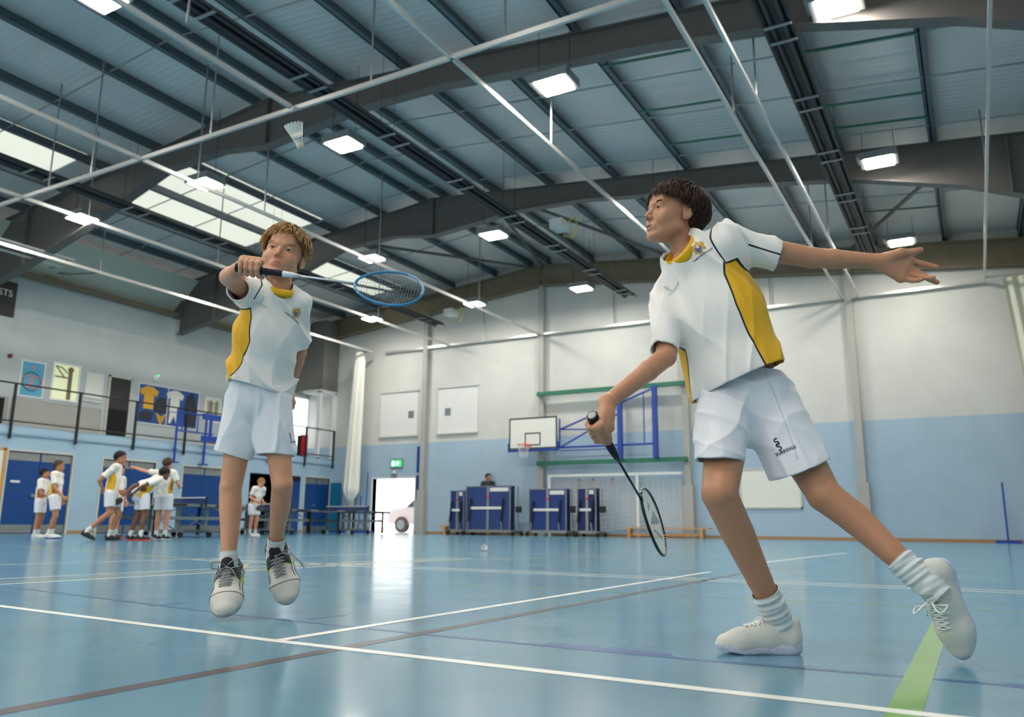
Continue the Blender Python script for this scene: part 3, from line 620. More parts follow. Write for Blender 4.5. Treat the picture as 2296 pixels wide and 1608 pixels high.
# lit gallery window with a room behind
t=struct(MB().box((XM+.001,14.25,3.98),(XM+.006,15.05,5.05)).build('window_1',mat('lit_room',c8(225,228,190),.6,emit=c8(215,222,175),estr=.35)))
b=MB()
for (a,c,d,e) in ((14.2,15.1,3.92,3.98),(14.2,15.1,5.05,5.11),(14.2,14.25,3.98,5.05),(15.05,15.1,3.98,5.05)): b.box((XM-.001,a,d),(XM+.03,c,e))
b.build('window_frame','white',t)
b=MB(); b.tube((XM+.02,14.78,4.0),(XM+.01,14.78,4.98),.06,8); b.sphere((XM+.01,14.78,4.92),.09,10,6); b.bar((XM+.01,14.3,4.98),(XM+.01,14.6,4.66),.03,.03); b.bar((XM+.01,14.3,4.66),(XM+.01,14.75,4.66),.03,.04); b.path([(XM+.01,14.3,4.98),(XM+.01,14.5,4.95),(XM+.01,14.7,4.8)],.02,5); b.build('window_view','gable',t)
t=board('notice','blank white notice board above a small ledge','notice board',15.35,15.85,4.2,4.9,'offw'); MB().box((XM+.001,15.3,4.03),(XM+.05,15.9,4.07)).build('ledge','white',t)
t=struct(MB().box((XM+.001,16.13,2.82),(XM+.02,16.86,4.93)).build('door_7','darkroom')); b=MB()
for (a,c,d,e) in ((16.07,16.13,2.82,4.99),(16.86,16.92,2.82,4.99),(16.07,16.92,4.93,4.99)): b.box((XM+.001,a,d),(XM+.05,c,e))
b.build('door_frame','cream',t); MB().box((XM+.02,16.15,3.9),(XM+.024,16.84,4.9)).build('door_glass',mat('dark_glass',c8(30,32,36),.08),t)
# wall panels below (radiator covers) on gallery
for y0,y1,l in ((10.2,13.0,'left of the poster'),(13.15,15.9,'below the poster and the lit window')):
    board('wall_panel','grey framed wall panel '+l,'wall panel',y0,y1,3.05,3.82,'grey','grey',.03)
t=thing('dark_cupboard','dark open cupboard at the far left end of the gallery','cupboard',(XM,12.4,2.82)); MB().box((XM,11.6,2.83),(XM+.35,12.75,3.75)).build('cabinet','darkroom',t); MB().box((XM+.35,11.65,3.3),(XM+.37,12.6,3.34)).build('rail','grey',t)
# clothing display
t=board('kit_display','blue display board with sports kit pinned to it on the gallery','display board',17.2,19.6,3.6,4.88,mat('display_blue',c8(30,82,150),.6),'white',.04)
def flatshape(pts,name,m,d=.02): 
    b=MB(); b.prism([(y,z) for y,z in pts],0,XM+.021,XM+.021+d); b.build(name,m,t)
def shirt2d(yc,zt,s,name,m): flatshape([(yc-.12*s,zt),(yc+.12*s,zt),(yc+.38*s,zt-.14*s),(yc+.31*s,zt-.34*s),(yc+.2*s,zt-.27*s),(yc+.2*s,zt-.8*s),(yc-.2*s,zt-.8*s),(yc-.2*s,zt-.27*s),(yc-.31*s,zt-.34*s),(yc-.38*s,zt-.14*s)],name,m)
yel=mat('kit_yellow',c8(228,172,50),.7); dk=mat('kit_dark',c8(52,54,62),.8)
shirt2d(17.58,4.83,.95,'yellow_shirt',yel); shirt2d(18.62,4.83,.95,'white_shirt','offw')
flatshape([(19.1,3.68),(19.52,3.68),(19.55,4.3),(19.42,4.72),(19.28,4.84),(19.16,4.72),(19.02,4.3)],'hoodie',dk)
flatshape([(17.3,3.68),(17.72,3.68),(17.8,3.95),(17.55,4.03),(17.28,3.92)],'dark_bag',dk); flatshape([(17.85,4.0),(18.3,4.0),(18.34,4.3),(18.2,4.52),(17.98,4.5),(17.83,4.3)],'backpack',dk)
flatshape([(18.5,3.68),(18.62,3.95),(18.75,3.68),(18.85,3.68),(18.8,4.1),(18.45,4.1),(18.42,3.68)],'white_shorts','offw')
for k in range(3): flatshape([(17.9+.05*k,3.98-.1*k),(18.1,3.85-.1*k),(18.3-.05*k,3.98-.1*k),(18.3-.05*k,3.92-.1*k),(18.1,3.79-.1*k),(17.9+.05*k,3.92-.1*k)],'striped_scarf',yel,.03)
b=MB().box((XM+.02,18.31,3.6),(XM+.045,18.34,4.88)); b.build('divider','white',t)
t=board('chart','notice with coloured vertical strips at the right of the kit display','notice board',19.95,20.6,3.95,4.78,'offw')
for k,c in enumerate(((200,180,60),(60,140,150),(40,70,150),(190,70,60),(220,220,90),(60,120,90),(50,80,160),(190,190,60))):
    z0=4.0+.1*(k%3); b=MB().box((XM+.021,20.0+.07*k,z0),(XM+.026,20.05+.07*k,4.72-.06*(k%2))); b.build('colour_strip',mat('strip%d'%k,c8(*c),.6),t)
t=thing('wall_sounder','round white sounder with a green light above the kit display','alarm',(XM,17.75,5.1)); MB().path([(XM,17.75,5.16),(XM+.08,17.75,5.16)],[.12,.10],20).build('sounder_body','white',t); MB().sphere((XM+.09,17.82,5.24),.035,8,6).build('green_light',mat('led_green',c8(60,200,120),.4,emit=c8(40,230,120),estr=1.5),t)
t=thing('wall_alarm','small dark red alarm on the left gallery wall','alarm',(XM,12.9,5.0)); MB().path([(XM,12.9,5.02),(XM+.08,12.9,5.02)],.06,14).build('alarm_body',mat('dkred',c8(120,20,25),.5),t)
t=thing('wall_bracket_box','tan bracket with a short arm high on the left wall','bracket',(XM,13.75,7.6)); MB().box((XM,13.55,7.6),(XM+.12,13.95,7.95)).build('plate','tan',t); MB().path([(XM+.1,13.75,7.78),(XM+.5,14.1,7.75),(XM+.9,14.8,7.95)],.02,6).build('arm','gable',t)
t=thing('guest_sign','black scoreboard sign with white capital letters cut by the left edge','sign',(XM,12.1,6.15)); MB().box((XM,11.2,6.15),(XM+.06,12.84,7.18)).build('panel','black',t)
text('lettering','GUESTS',.27,'offw',t,frame4((XM+.065,12.26,6.82),(0,1,0),(0,0,1)))
t=thing('fire_point','red fire point panel at the far end of the gallery','fire equipment',(XM,24.0,3.1)); MB().box((XL-.35,23.62,2.95),(XL-.28,23.95,3.75)).build('panel','red',t); MB().path([(XL-.22,23.78,3.05),(XL-.22,23.78,3.5)],.07,10).build('extinguisher','red',t); MB().box((XL-.36,23.45,2.9),(XL-.28,23.6,3.7)).build('dark_box','black',t); MB().box((XL-.38,23.4,2.82),(XL-.26,24.0,2.95)).build('stand','black',t)
# blue frame fixed to the gallery edge
t=thing('side_hoop_frame','blue tubular folding frame bolted to the gallery edge','frame',(XL+.2,18.2,2.2))
for y in (17.45,18.6):
    MB().tube((XL+.2,y,2.25),(XL+.2,y,3.95),.04,8).build('upright','blue',t); MB().box((XL+.08,y-.12,2.2),(XL+.32,y+.12,2.24)).build('foot_plate','blue',t); MB().path([(XL+.2,y,2.62),(XL+.2,y,2.66)],.075,10).build('collar','blue',t)
b=MB()
for z in (3.85,3.25): b.tube((XL+.2,17.45,z),(XL+.2,18.9,z),.03,6)
b.tube((XL+.2,18.25,3.25),(XL+.2,18.25,3.85),.025,6); b.tube((XL+.2,17.65,3.25),(XL+.2,17.65,3.85),.025,6); b.box((XL+.17,18.45,3.0),(XL+.23,19.9,3.18)); b.box((XL+.17,18.45,3.72),(XL+.23,19.9,3.92)); b.box((XL+.17,18.75,3.18),(XL+.23,18.83,3.72)); b.box((XL+.17,19.3,3.18),(XL+.23,19.38,3.72))
b.build('cross_rail','blue',t)
# outdoors beyond the exit: ground, car
MB_=MB().box((-60,YB+.3,-.1),(30,70,-.02)).build('ground',mat('tarmac',c8(190,190,188),.8)); struct(MB_)
t=thing('parked_car','pale pink car partly visible outside the open exit door','car',(-19.35,28.3,0)); cb=mat('car_paint',c8(236,214,208),.3)
sec=[(-2.1,.35),(-2.1,.75),(-1.9,.95),(-1.2,1.02),(-.7,1.42),(.6,1.45),(1.3,1.05),(1.95,.9),(2.15,.6),(2.15,.3)]
rings=[[(-19.2+x,29.2+yy,z) for x,z in sec] for yy in (0,.1,1.5,1.6)]
MB().prism([(x-19.35,z) for x,z in sec],1,27.5,29.1).build('car_body',cb,t)
for x in (-1.35,1.35):
    for y in (27.5,29.05):
        w=MB().path([(x-19.35,y-.08,.32),(x-19.35,y+.1,.32)],.32,20).build('wheel',mat('tyre',c8(90,70,66),.7),t); MB().path([(x-19.35,y-.1,.32),(x-19.35,y-.08,.32)],.2,16).build('hubcap','galv',w)
b=MB(); b.prism([(x-19.35,z) for x,z in ((-1.1,1.03),(-.68,1.36),(.55,1.38),(1.15,1.05))],1,27.47,27.5); b.build('side_window','glass',t)
# shuttlecocks
feather=mat('feather',c8(240,236,226),.6); cork=mat('cork_tip',c8(205,200,178),.6)
def shuttle(c,d,label,s=1.0):
    d=unit(d); x=unit(np.cross(d,(.3,.2,.9))); y=np.cross(d,x); c=np.asarray(c,float)
    t=thing('shuttlecock',label,'shuttlecock',c)
    # d points from cork to skirt
    R=np.stack([x,y,d],1); b=MB(); rings=[]
    for z,r in ((-.013,.002),(-.0115,.008),(-.006,.0125),(0,.0135),(.010,.0135),(.0115,.011)): rings.append([c+s*(R@np.array([r*math.cos(a),r*math.sin(a),z])) for a in np.linspace(0,2*math.pi,17)[:-1]])
    b.loft(rings).build('cork',cork,t,smooth=True)
    for k in range(16):
        a=2*math.pi*k/16; b=MB(); tw=.35
        def P(l,w,lift=0):
            z=.01+l; r=.0115+l*.32+lift; aa=a+w/r; return c+s*(R@np.array([r*math.cos(aa),r*math.sin(aa),z]))
        b.path([P(0,0),P(.034,0),P(.07,0)],.0007*s,4)
        out=[(.026,.001),(.034,.0035),(.045,.0058),(.058,.0066),(.067,.0058),(.0715,.0028)]
        L=[P(l,-w,.0006) for l,w in out]; Rr=[P(l,w,-.0006) for l,w in out]; n=len(out)
        b.add(L+Rr,[(i,i+1,n+i+1,n+i) for i in range(n-1)]); b.build('feather',feather,t,fix=False)
    for l in (.018,.028): MB().path([c+s*(R@np.array([(.0125+l*.32)*math.cos(a),(.0125+l*.32)*math.sin(a),.01+l])) for a in np.linspace(0,2*math.pi,17)[:-1]],.0007*s,4,closed=True).build('thread_ring',feather,t)
_ck=HP(673,328,2.72)
_sk=HP(659,283,2.70)
shuttle(_ck,_sk-_ck,'white feather shuttlecock in mid-air above the fair-haired boy',1.0)
shuttle((-5.82,9.5,.034),(.8,-.5,.25),'white shuttlecock lying on the floor before the folded tables',1.9 if 0 else 1.25)
# ------------------------------------------------------------ signed-distance modelling for bodies and clothes
class SDF:
    def __init__(s,lo,hi,h):
        s.lo=np.asarray(lo,float); s.h=h; s.n=np.ceil((np.asarray(hi)-s.lo)/h).astype(int)+1
        s.D=np.full(s.n,1.0,np.float32); s.ax=[s.lo[i]+h*np.arange(s.n[i]) for i in range(3)]
    def _blk(s,lo,hi):
        a=np.clip(np.floor((np.asarray(lo)-s.lo)/s.h).astype(int),0,s.n); b=np.clip(np.ceil((np.asarray(hi)-s.lo)/s.h).astype(int)+1,0,s.n)
        sl=tuple(slice(a[i],b[i]) for i in range(3))
        return sl,s.ax[0][sl[0]][:,None,None],s.ax[1][sl[1]][None,:,None],s.ax[2][sl[2]][None,None,:]
    def _op(s,sl,d,k,op):
        A=s.D[sl]
        if A.size==0: return
        d=d.astype(np.float32)
        if op=='u':
            if k<=0: s.D[sl]=np.minimum(A,d)
            else:
                h=np.clip(.5+.5*(d-A)/k,0,1); s.D[sl]=d*(1-h)+A*h-k*h*(1-h)
        else:
            if k<=0: s.D[sl]=np.maximum(A,-d)
            else:
                h=np.clip(.5-.5*(-d-A)/k,0,1); s.D[sl]=-d*(1-h)+A*h+k*h*(1-h)
    def cone(s,a,b,ra,rb,k=.012,n=None,q=1.,op='u'):
        a=np.asarray(a,float); b=np.asarray(b,float); m=max(ra,rb)+k+3*s.h
        sl,X,Y,Z=s._blk(np.minimum(a,b)-m,np.maximum(a,b)+m)
        ab=b-a; L=max(ab@ab,1e-12); x=X-a[0];y=Y-a[1];z=Z-a[2]
        t=np.clip((x*ab[0]+y*ab[1]+z*ab[2])/L,0,1); x=x-t*ab[0];y=y-t*ab[1];z=z-t*ab[2]
        G=1.
        if n is not None:
            w=(x*n[0]+y*n[1]+z*n[2]); x=x+w*(q-1)*n[0];y=y+w*(q-1)*n[1];z=z+w*(q-1)*n[2]; G=np.sqrt(1+(q*q-1)*(w*q)**2/(x*x+y*y+z*z+1e-9))
        s._op(sl,(np.sqrt(x*x+y*y+z*z)-(ra+(rb-ra)*t))/G,k,op); return s
    def chain(s,pts,rs,k=.01,n=None,q=1.,op='u'):
        for i in range(len(pts)-1): s.cone(pts[i],pts[i+1],rs[i],rs[i+1],k,n,q,op)
        return s
    def ell(s,c,r,R=None,k=.01,op='u'):
        c=np.asarray(c,float); r=np.asarray(r,float); m=r.max()+k+3*s.h; sl,X,Y,Z=s._blk(c-m,c+m)
        x=X-c[0];y=Y-c[1];z=Z-c[2]
        if R is not None: x,y,z=[x*R[0][i]+y*R[1][i]+z*R[2][i] for i in range(3)]
        k0=np.sqrt((x/r[0])**2+(y/r[1])**2+(z/r[2])**2); k1=np.sqrt((x/r[0]**2)**2+(y/r[1]**2)**2+(z/r[2]**2)**2)+1e-9
        s._op(sl,k0*(k0-1)/k1,k,op); return s
    def shell(s,th): s.D0=s.D.copy(); s.th=th; s.D=np.abs(s.D+th/2)-th/2; return s
    def grad(s,V):
        I=np.clip(np.round((V-s.lo)/s.h).astype(int),2,s.n-3); g=np.stack([s.D0[tuple((I+o).T)]-s.D0[tuple((I-o).T)] for o in np.eye(3,dtype=int)*2],1).astype(float); return g/(np.linalg.norm(g,axis=1)[:,None]+1e-9)
    def side(s,V):
        I=np.clip(np.round((V-s.lo)/s.h).astype(int),0,s.n-1); return np.where(s.D0[I[:,0],I[:,1],I[:,2]]<-s.th/2,-1.,1.)
    def cut(s,c,n,lo=None,hi=None,k=0):
        n=unit(n); sl,X,Y,Z=s._blk(s.lo if lo is None else lo,(s.lo+s.h*s.n) if hi is None else hi)
        d=(X-c[0])*n[0]+(Y-c[1])*n[1]+(Z-c[2])*n[2]; s.D[sl]=np.maximum(s.D[sl],d.astype(np.float32)); return s
    def mesh(s):
        D=s.D; S_=D<0; n=D.shape
        cells=np.zeros((n[0]-1,n[1]-1,n[2]-1),np.int8)
        for i in (0,1):
            for j in (0,1):
                for k in (0,1): cells+=S_[i:n[0]-1+i,j:n[1]-1+j,k:n[2]-1+k]
        act=(cells>0)&(cells<8); I=np.argwhere(act); idx=np.full(act.shape,-1,np.int32); idx[act]=np.arange(len(I))
        acc=np.zeros((len(I),3)); cnt=np.zeros(len(I))
        C=[(0,0,0),(1,0,0),(0,1,0),(1,1,0),(0,0,1),(1,0,1),(0,1,1),(1,1,1)]
        E=[(0,1),(2,3),(4,5),(6,7),(0,2),(1,3),(4,6),(5,7),(0,4),(1,5),(2,6),(3,7)]
        for a,b in E:
            A=I+C[a]; B=I+C[b]; da=D[A[:,0],A[:,1],A[:,2]]; db=D[B[:,0],B[:,1],B[:,2]]; m=(da<0)!=(db<0)
            t=(da/(da-db+1e-20))[:,None]; P=np.array(C[a])*(1-t)+np.array(C[b])*t; acc[m]+=P[m]; cnt[m]+=1
        V=(I+acc/cnt[:,None])*s.h+s.lo; F=[]
        for ax in range(3):
            u,v=[(1,2),(2,0),(0,1)][ax]
            sl0=[slice(1,n[i]-1) for i in range(3)]; sl0[ax]=slice(0,n[ax]-1); sl1=list(sl0); sl1[ax]=slice(1,n[ax])
            a=S_[tuple(sl0)]; b=S_[tuple(sl1)]; X=np.argwhere(a!=b); 
            if len(X)==0: continue
            st=a[tuple(X.T)]; off=np.array([1,1,1]); off[ax]=0; X=X+off
            def g(du,dv):
                Y=X.copy(); Y[:,u]-=du; Y[:,v]-=dv; return idx[Y[:,0],Y[:,1],Y[:,2]]
            q=np.stack([g(1,1),g(0,1),g(0,0),g(1,0)],1); q[~st]=q[~st][:,::-1]; F.append(q)
        F=np.concatenate(F); F=F[(F>=0).all(1)]; return V,F
def vnormals(V,F):
    n=np.cross(V[F[:,2]]-V[F[:,0]],V[F[:,3]]-V[F[:,1]]); N=np.zeros_like(V)
    for i in range(4): np.add.at(N,F[:,i],n)
    return N/(np.linalg.norm(N,axis=1)[:,None]+1e-12)
def smoothV(V,F,it=2,lam=.5):
    for _ in range(it):
        A=np.zeros_like(V); c=np.zeros(len(V))
        for i in range(4):
            for j in ((i+1)%4,(i+3)%4): np.add.at(A,F[:,i],V[F[:,j]]); np.add.at(c,F[:,i],1)
        V=V*(1-lam)+lam*A/np.maximum(c,1)[:,None]
    return V
def merge(parts):
    Vs=[];Fs=[];o=0
    for V,F in parts: Vs.append(V);Fs.append(F+o);o+=len(V)
    return np.concatenate(Vs),np.concatenate(Fs)
def attr(o,name,vals,color=False):
    me=o.data
    if color:
        a=me.color_attributes.new(name,'FLOAT_COLOR','POINT'); v=np.ones((len(vals),4),np.float32); v[:,:3]=vals; a.data.foreach_set('color',v.ravel())
    else:
        a=me.attributes.new(name,'FLOAT','POINT'); a.data.foreach_set('value',np.asarray(vals,np.float32))
def sm(o): o.data.polygons.foreach_set('use_smooth',np.ones(len(o.data.polygons),dtype=bool)); return o
from mathutils.bvhtree import BVHTree
def bvh(V,F): return BVHTree.FromPolygons([tuple(v) for v in V],[tuple(int(i) for i in f) for f in F])
def decal(name,me_vs,me_fs,M4,tree,mats,parent,off=.0012,mi=None,thick=0):
    M4=np.asarray(M4); V=np.asarray(me_vs)@M4[:3,:3].T+M4[:3,3]; z=M4[:3,2]; out=[]
    for v in V:
        h=tree.ray_cast(Vector(v+z*.08),Vector(-z)); out.append(np.array(h[0])+z*off if h[0] is not None else v)
    return mkobj(name,np.array(out),me_fs,mats,parent,False,mi)
def textmesh(s,h,sub=.004):
    cu=bpy.data.curves.new('t','FONT'); cu.body=s; cu.size=h; cu.align_x='CENTER'; cu.align_y='CENTER'; cu.offset=h*.02
    o=bpy.data.objects.new('t',cu); COL.objects.link(o); dg=bpy.context.evaluated_depsgraph_get(); me=bpy.data.meshes.new_from_object(o.evaluated_get(dg)); bpy.data.objects.remove(o)
    return [tuple(v.co) for v in me.vertices],[tuple(p.vertices) for p in me.polygons]
# --- attribute driven materials
def clothmat(name,base,stripe=c8(20,20,26),panel=c8(236,176,12),bump=.25):
    m=bpy.data.materials.new(name); m.use_nodes=True; nt=m.node_tree; b=nt.nodes['Principled BSDF']; N=nt.nodes.new; L=nt.links.new
    b.inputs['Roughness'].default_value=.75; b.inputs['Sheen Weight'].default_value=.15
    a=N('ShaderNodeAttribute'); a.attribute_name='pd'; l=N('ShaderNodeAttribute'); l.attribute_name='ld'
    g=N('ShaderNodeMath'); g.operation='LESS_THAN'; g.inputs[1].default_value=0; L(a.outputs['Fac'],g.inputs[0])
    mx=N('ShaderNodeMix'); mx.data_type='RGBA'; mx.inputs['A'].default_value=(*base,1); mx.inputs['B'].default_value=(*panel,1); L(g.outputs[0],mx.inputs['Factor'])
    g2=N('ShaderNodeMath'); g2.operation='LESS_THAN'; g2.inputs[1].default_value=0; L(l.outputs['Fac'],g2.inputs[0])
    m2=N('ShaderNodeMix'); m2.data_type='RGBA'; m2.inputs['B'].default_value=(*stripe,1); L(mx.outputs['Result'],m2.inputs['A']); L(g2.outputs[0],m2.inputs['Factor']); L(m2.outputs['Result'],b.inputs['Base Color'])
    tc=N('ShaderNodeTexCoord'); no=N('ShaderNodeTexNoise'); no.inputs['Scale'].default_value=420; L(tc.outputs['Object'],no.inputs['Vector'])
    mp=N('ShaderNodeMapping'); mp.inputs['Scale'].default_value=(9,9,4.5); mp.inputs['Rotation'].default_value=(0,.25,0); L(tc.outputs['Object'],mp.inputs[0]); n2=N('ShaderNodeTexNoise'); n2.noise_type='RIDGED_MULTIFRACTAL'; n2.inputs['Scale'].default_value=1; n2.inputs['Detail'].default_value=2; n2.inputs['Distortion'].default_value=.6; L(mp.outputs[0],n2.inputs['Vector'])
    b0=N('ShaderNodeBump'); b0.inputs['Strength'].default_value=.35; b0.inputs['Distance'].default_value=.012; L(n2.outputs['Fac'],b0.inputs['Height'])
    bp=N('ShaderNodeBump'); bp.inputs['Strength'].default_value=bump; bp.inputs['Distance'].default_value=.002; L(no.outputs['Fac'],bp.inputs['Height']); L(b0.outputs[0],bp.inputs['Normal']); L(bp.outputs[0],b.inputs['Normal'])
    return m
SHIRT=clothmat('shirt_cloth',c8(238,232,224)); SHORTS=clothmat('shorts_cloth',c8(226,226,230),stripe=c8(226,226,230),panel=c8(226,226,230),bump=.15); M['shorts']=SHORTS
def skinmat(name,col,lip,freckle=0):
    m=bpy.data.materials.new(name); m.use_nodes=True; nt=m.node_tree; b=nt.nodes['Principled BSDF']; N=nt.nodes.new; L=nt.links.new
    b.inputs['Roughness'].default_value=.48; b.inputs['Subsurface Weight'].default_value=.12; b.inputs['Subsurface Radius'].default_value=(.012,.005,.003); b.inputs['Subsurface Scale'].default_value=.6
    tc=N('ShaderNodeTexCoord'); no=N('ShaderNodeTexNoise'); no.inputs['Scale'].default_value=14; no.inputs['Detail'].default_value=6; L(tc.outputs['Object'],no.inputs['Vector'])
    mx=N('ShaderNodeMix'); mx.data_type='RGBA'; mx.inputs['A'].default_value=(*[c*.88 for c in col],1); mx.inputs['B'].default_value=(min(1,col[0]*1.1),col[1]*1.08,col[2]*1.08,1); L(no.outputs['Fac'],mx.inputs['Factor'])
    a=N('ShaderNodeAttribute'); a.attribute_name='lip'; m2=N('ShaderNodeMix'); m2.data_type='RGBA'; m2.inputs['B'].default_value=(*lip,1); L(mx.outputs['Result'],m2.inputs['A']); L(a.outputs['Fac'],m2.inputs['Factor']); L(m2.outputs['Result'],b.inputs['Base Color'])
    n2=N('ShaderNodeTexNoise'); n2.inputs['Scale'].default_value=260; L(tc.outputs['Object'],n2.inputs['Vector']); bp=N('ShaderNodeBump'); bp.inputs['Strength'].default_value=.12; bp.inputs['Distance'].default_value=.001; L(n2.outputs['Fac'],bp.inputs['Height']); L(bp.outputs[0],b.inputs['Normal'])
    return m
def hairmat(name,c0,c1):
    m=bpy.data.materials.new(name); m.use_nodes=True; nt=m.node_tree; b=nt.nodes['Principled BSDF']; b.inputs['Roughness'].default_value=.5; b.inputs['Specular IOR Level'].default_value=.35
    a=nt.nodes.new('ShaderNodeAttribute'); a.attribute_name='hv'; mx=nt.nodes.new('ShaderNodeMix'); mx.data_type='RGBA'; mx.inputs['A'].default_value=(*c0,1); mx.inputs['B'].default_value=(*c1,1)
    nt.links.new(a.outputs['Fac'],mx.inputs['Factor']); nt.links.new(mx.outputs['Result'],b.inputs['Base Color']); return m
# --- body parts
def frameM(o,right,fwd,up):
    fwd=unit(fwd); up=np.asarray(up,float); right=unit(np.cross(fwd,up)); up=np.cross(right,fwd); m=np.eye(4); m[:3,0]=right; m[:3,1]=fwd; m[:3,2]=up; m[:3,3]=o; return m
def xf(M4,V,s=1.): return (np.asarray(V)*s)@M4[:3,:3].T+M4[:3,3]
def head_sdf(h=.0022,mouth_open=.0,wide=1.):
    g=SDF((-.10,-.13,-.19),(.10,.135,.14),h)
    g.ell((0,-.015,.035),(.070*wide,.090,.078),k=.001)
    g.ell((0,.030,-.015),(.060*wide,.060,.072),k=.03)
    g.ell((0,.040,-.055),(.048*wide,.045,.046),k=.025)
    g.cone((-.046*wide,.005,-.052),(-.012,.072,-.094),.020,.014,.022); g.cone((.046*wide,.005,-.052),(.012,.072,-.094),.020,.014,.022)
    g.ell((0,.078,-.094),(.016,.013,.013),k=.016)
    g.ell((0,.068,.05),(.045,.026,.035),k=.03)
    for s in (-1,1):
        g.ell((s*.036*wide,.062,-.028),(.022,.020,.022),k=.022)
        g.cone((s*.012,.087,.022),(s*.040,.074,.022),.007,.006,.018)
        g.ell((s*.031,.096,.003),(.016,.013,.010),k=.012,op='s')
    g.chain([(0,.084,.012),(0,.094,-.006),(0,.107,-.025)],[.006,.007,.0088],.010)
    for s in (-1,1):
        g.ell((s*.0105,.0955,-.030),(.0072,.009,.0068),k=.006)
        g.ell((s*.0052,.1015,-.0365),(.0030,.0042,.0038),k=.002,op='s')
    # eyelids
    for s in (-1,1):
        P=lambda u,z,dy=0:(s*(.031+.0145*u),.0835-.0035*u*u-.004*max(0,u)+dy,.003+z)
        g.chain([P(-1,-.001,-.002),P(-.5,.0055,.0022),P(.1,.0072,.003),P(.6,.0052,.001),P(1,0,-.004)],[.0018,.0024,.0026,.0024,.0018],.003)
        g.chain([P(-1,-.001,-.002),P(-.4,-.0058,.0005),P(.3,-.006,.0005),P(1,0,-.004)],[.0015,.002,.002,.0015],.003)
    # mouth
    mo=mouth_open
    g.ell((0,.082,-.062),(.026,.014,.018),k=.012)
    g.chain([(-.021,.084,-.0605),(-.008,.0945,-.0575),(0,.0955,-.0585),(.008,.0945,-.0575),(.021,.084,-.0605)],[.002,.0044,.0042,.0044,.002],.004)
    g.chain([(-.018,.084,-.0640-mo*.4),(-.006,.0925,-.0685-mo),(.006,.0925,-.0685-mo),(.018,.084,-.0640-mo*.4)],[.002,.0050,.0050,.002],.004)
    g.chain([(-.020,.087,-.0622-mo*.25),(0,.099,-.0628-mo*.5),(.020,.087,-.0622-mo*.25)],[.0008,.0013+mo*.55,.0008],.002,op='s')
    # ears
    for s in (-1,1):
        c=np.array([s*.0725*wide,-.006,-.004]); R=np.array([[math.cos(.35*s),-math.sin(.35*s),0],[math.sin(.35*s),math.cos(.35*s),0],[0,0,1]])
        g.ell(c+(s*.005,-.005,.004),(.006,.018,.030),R=R,k=.004); g.ell(c+(s*.0110,-.001,.005),(.0048,.0105,.018),R=R,k=.003,op='s')
        g.ell(c+(s*.001,.004,-.020),(.004,.007,.008),k=.004)
    return g
def lipmask(V):
    x,y,z=V.T; m=np.clip(1-np.abs(np.abs(x)/.021)**2,0,1)*(y>.082); return np.clip(1.5*m*np.exp(-((z+.0625)/.0078)**4),0,.62)
def build_head(M4,s,hres=.0022,mouth=.0,wide=1.,neck_to=None,neck_r=.05,neck_r2=.055,extra=None):
    g=head_sdf(hres,mouth,wide)
    if neck_to is not None:
        Minv=np.linalg.inv(M4); nb=(Minv[:3,:3]@np.asarray(neck_to)+Minv[:3,3])/s
        lo=np.minimum(g.lo,nb-.09); hi=np.maximum(g.lo+g.h*g.n,nb+.07); g2=SDF(lo,hi,hres)
        o=np.round((g.lo-g2.lo)/hres).astype(int); g2.lo=g.lo-o*hres; g2.ax=[g2.lo[i]+hres*np.arange(g2.n[i]) for i in range(3)]
        a=[slice(o[i],min(o[i]+g.n[i],g2.n[i])) for i in range(3)]; b=[slice(0,a[i].stop-a[i].start) for i in range(3)]
        g2.D[tuple(a)]=g.D[tuple(b)]; g=g2
        g.cone((0,-.028,-.045),nb,neck_r/s,neck_r2/s,.022)
        g.cone((.02,-.01,-.05),nb+(0,.02,0),.018,.022,.02); g.cone((-.02,-.01,-.05),nb+(0,.02,0),.018,.022,.02)
    V,F=g.mesh(); lm=lipmask(V); return xf(M4,V,s),F,lm
def eyes(M4,s,parent,gaze=(0,1,0),iris=c8(70,55,40)):
    gz=unit(gaze)
    for sd in (-1,1):
        c=np.array([sd*.031,.0702,.0028]); r=.0126; b=MB(); b.sphere(c,r,20,14,0)
        x=unit(np.cross(gz,(0,0,1))); y=np.cross(x,gz)
        for rad,off,mi in ((.0068,.0114,1),(.0032,.0123,2)):
            ring=[c+gz*math.sqrt(max(r*r-rad*rad,0))*1.0+gz*.0005*mi+x*rad*math.cos(a)+y*rad*math.sin(a) for a in np.linspace(0,2*math.pi,17)[:-1]]
            b.add(ring+[c+gz*(r+.0006*mi)],[(i,(i+1)%16,16) for i in range(16)],mi)
        b.v=[tuple(p) for p in xf(M4,b.v,s)]; b.build('eye',[M['eyewhite'],mat('iris',iris,.15),M['pupil']],parent,smooth=True)
M['eyewhite']=mat('eye_white',c8(188,182,174),.3); M['pupil']=mat('pupil',(.005,.005,.005),.1)
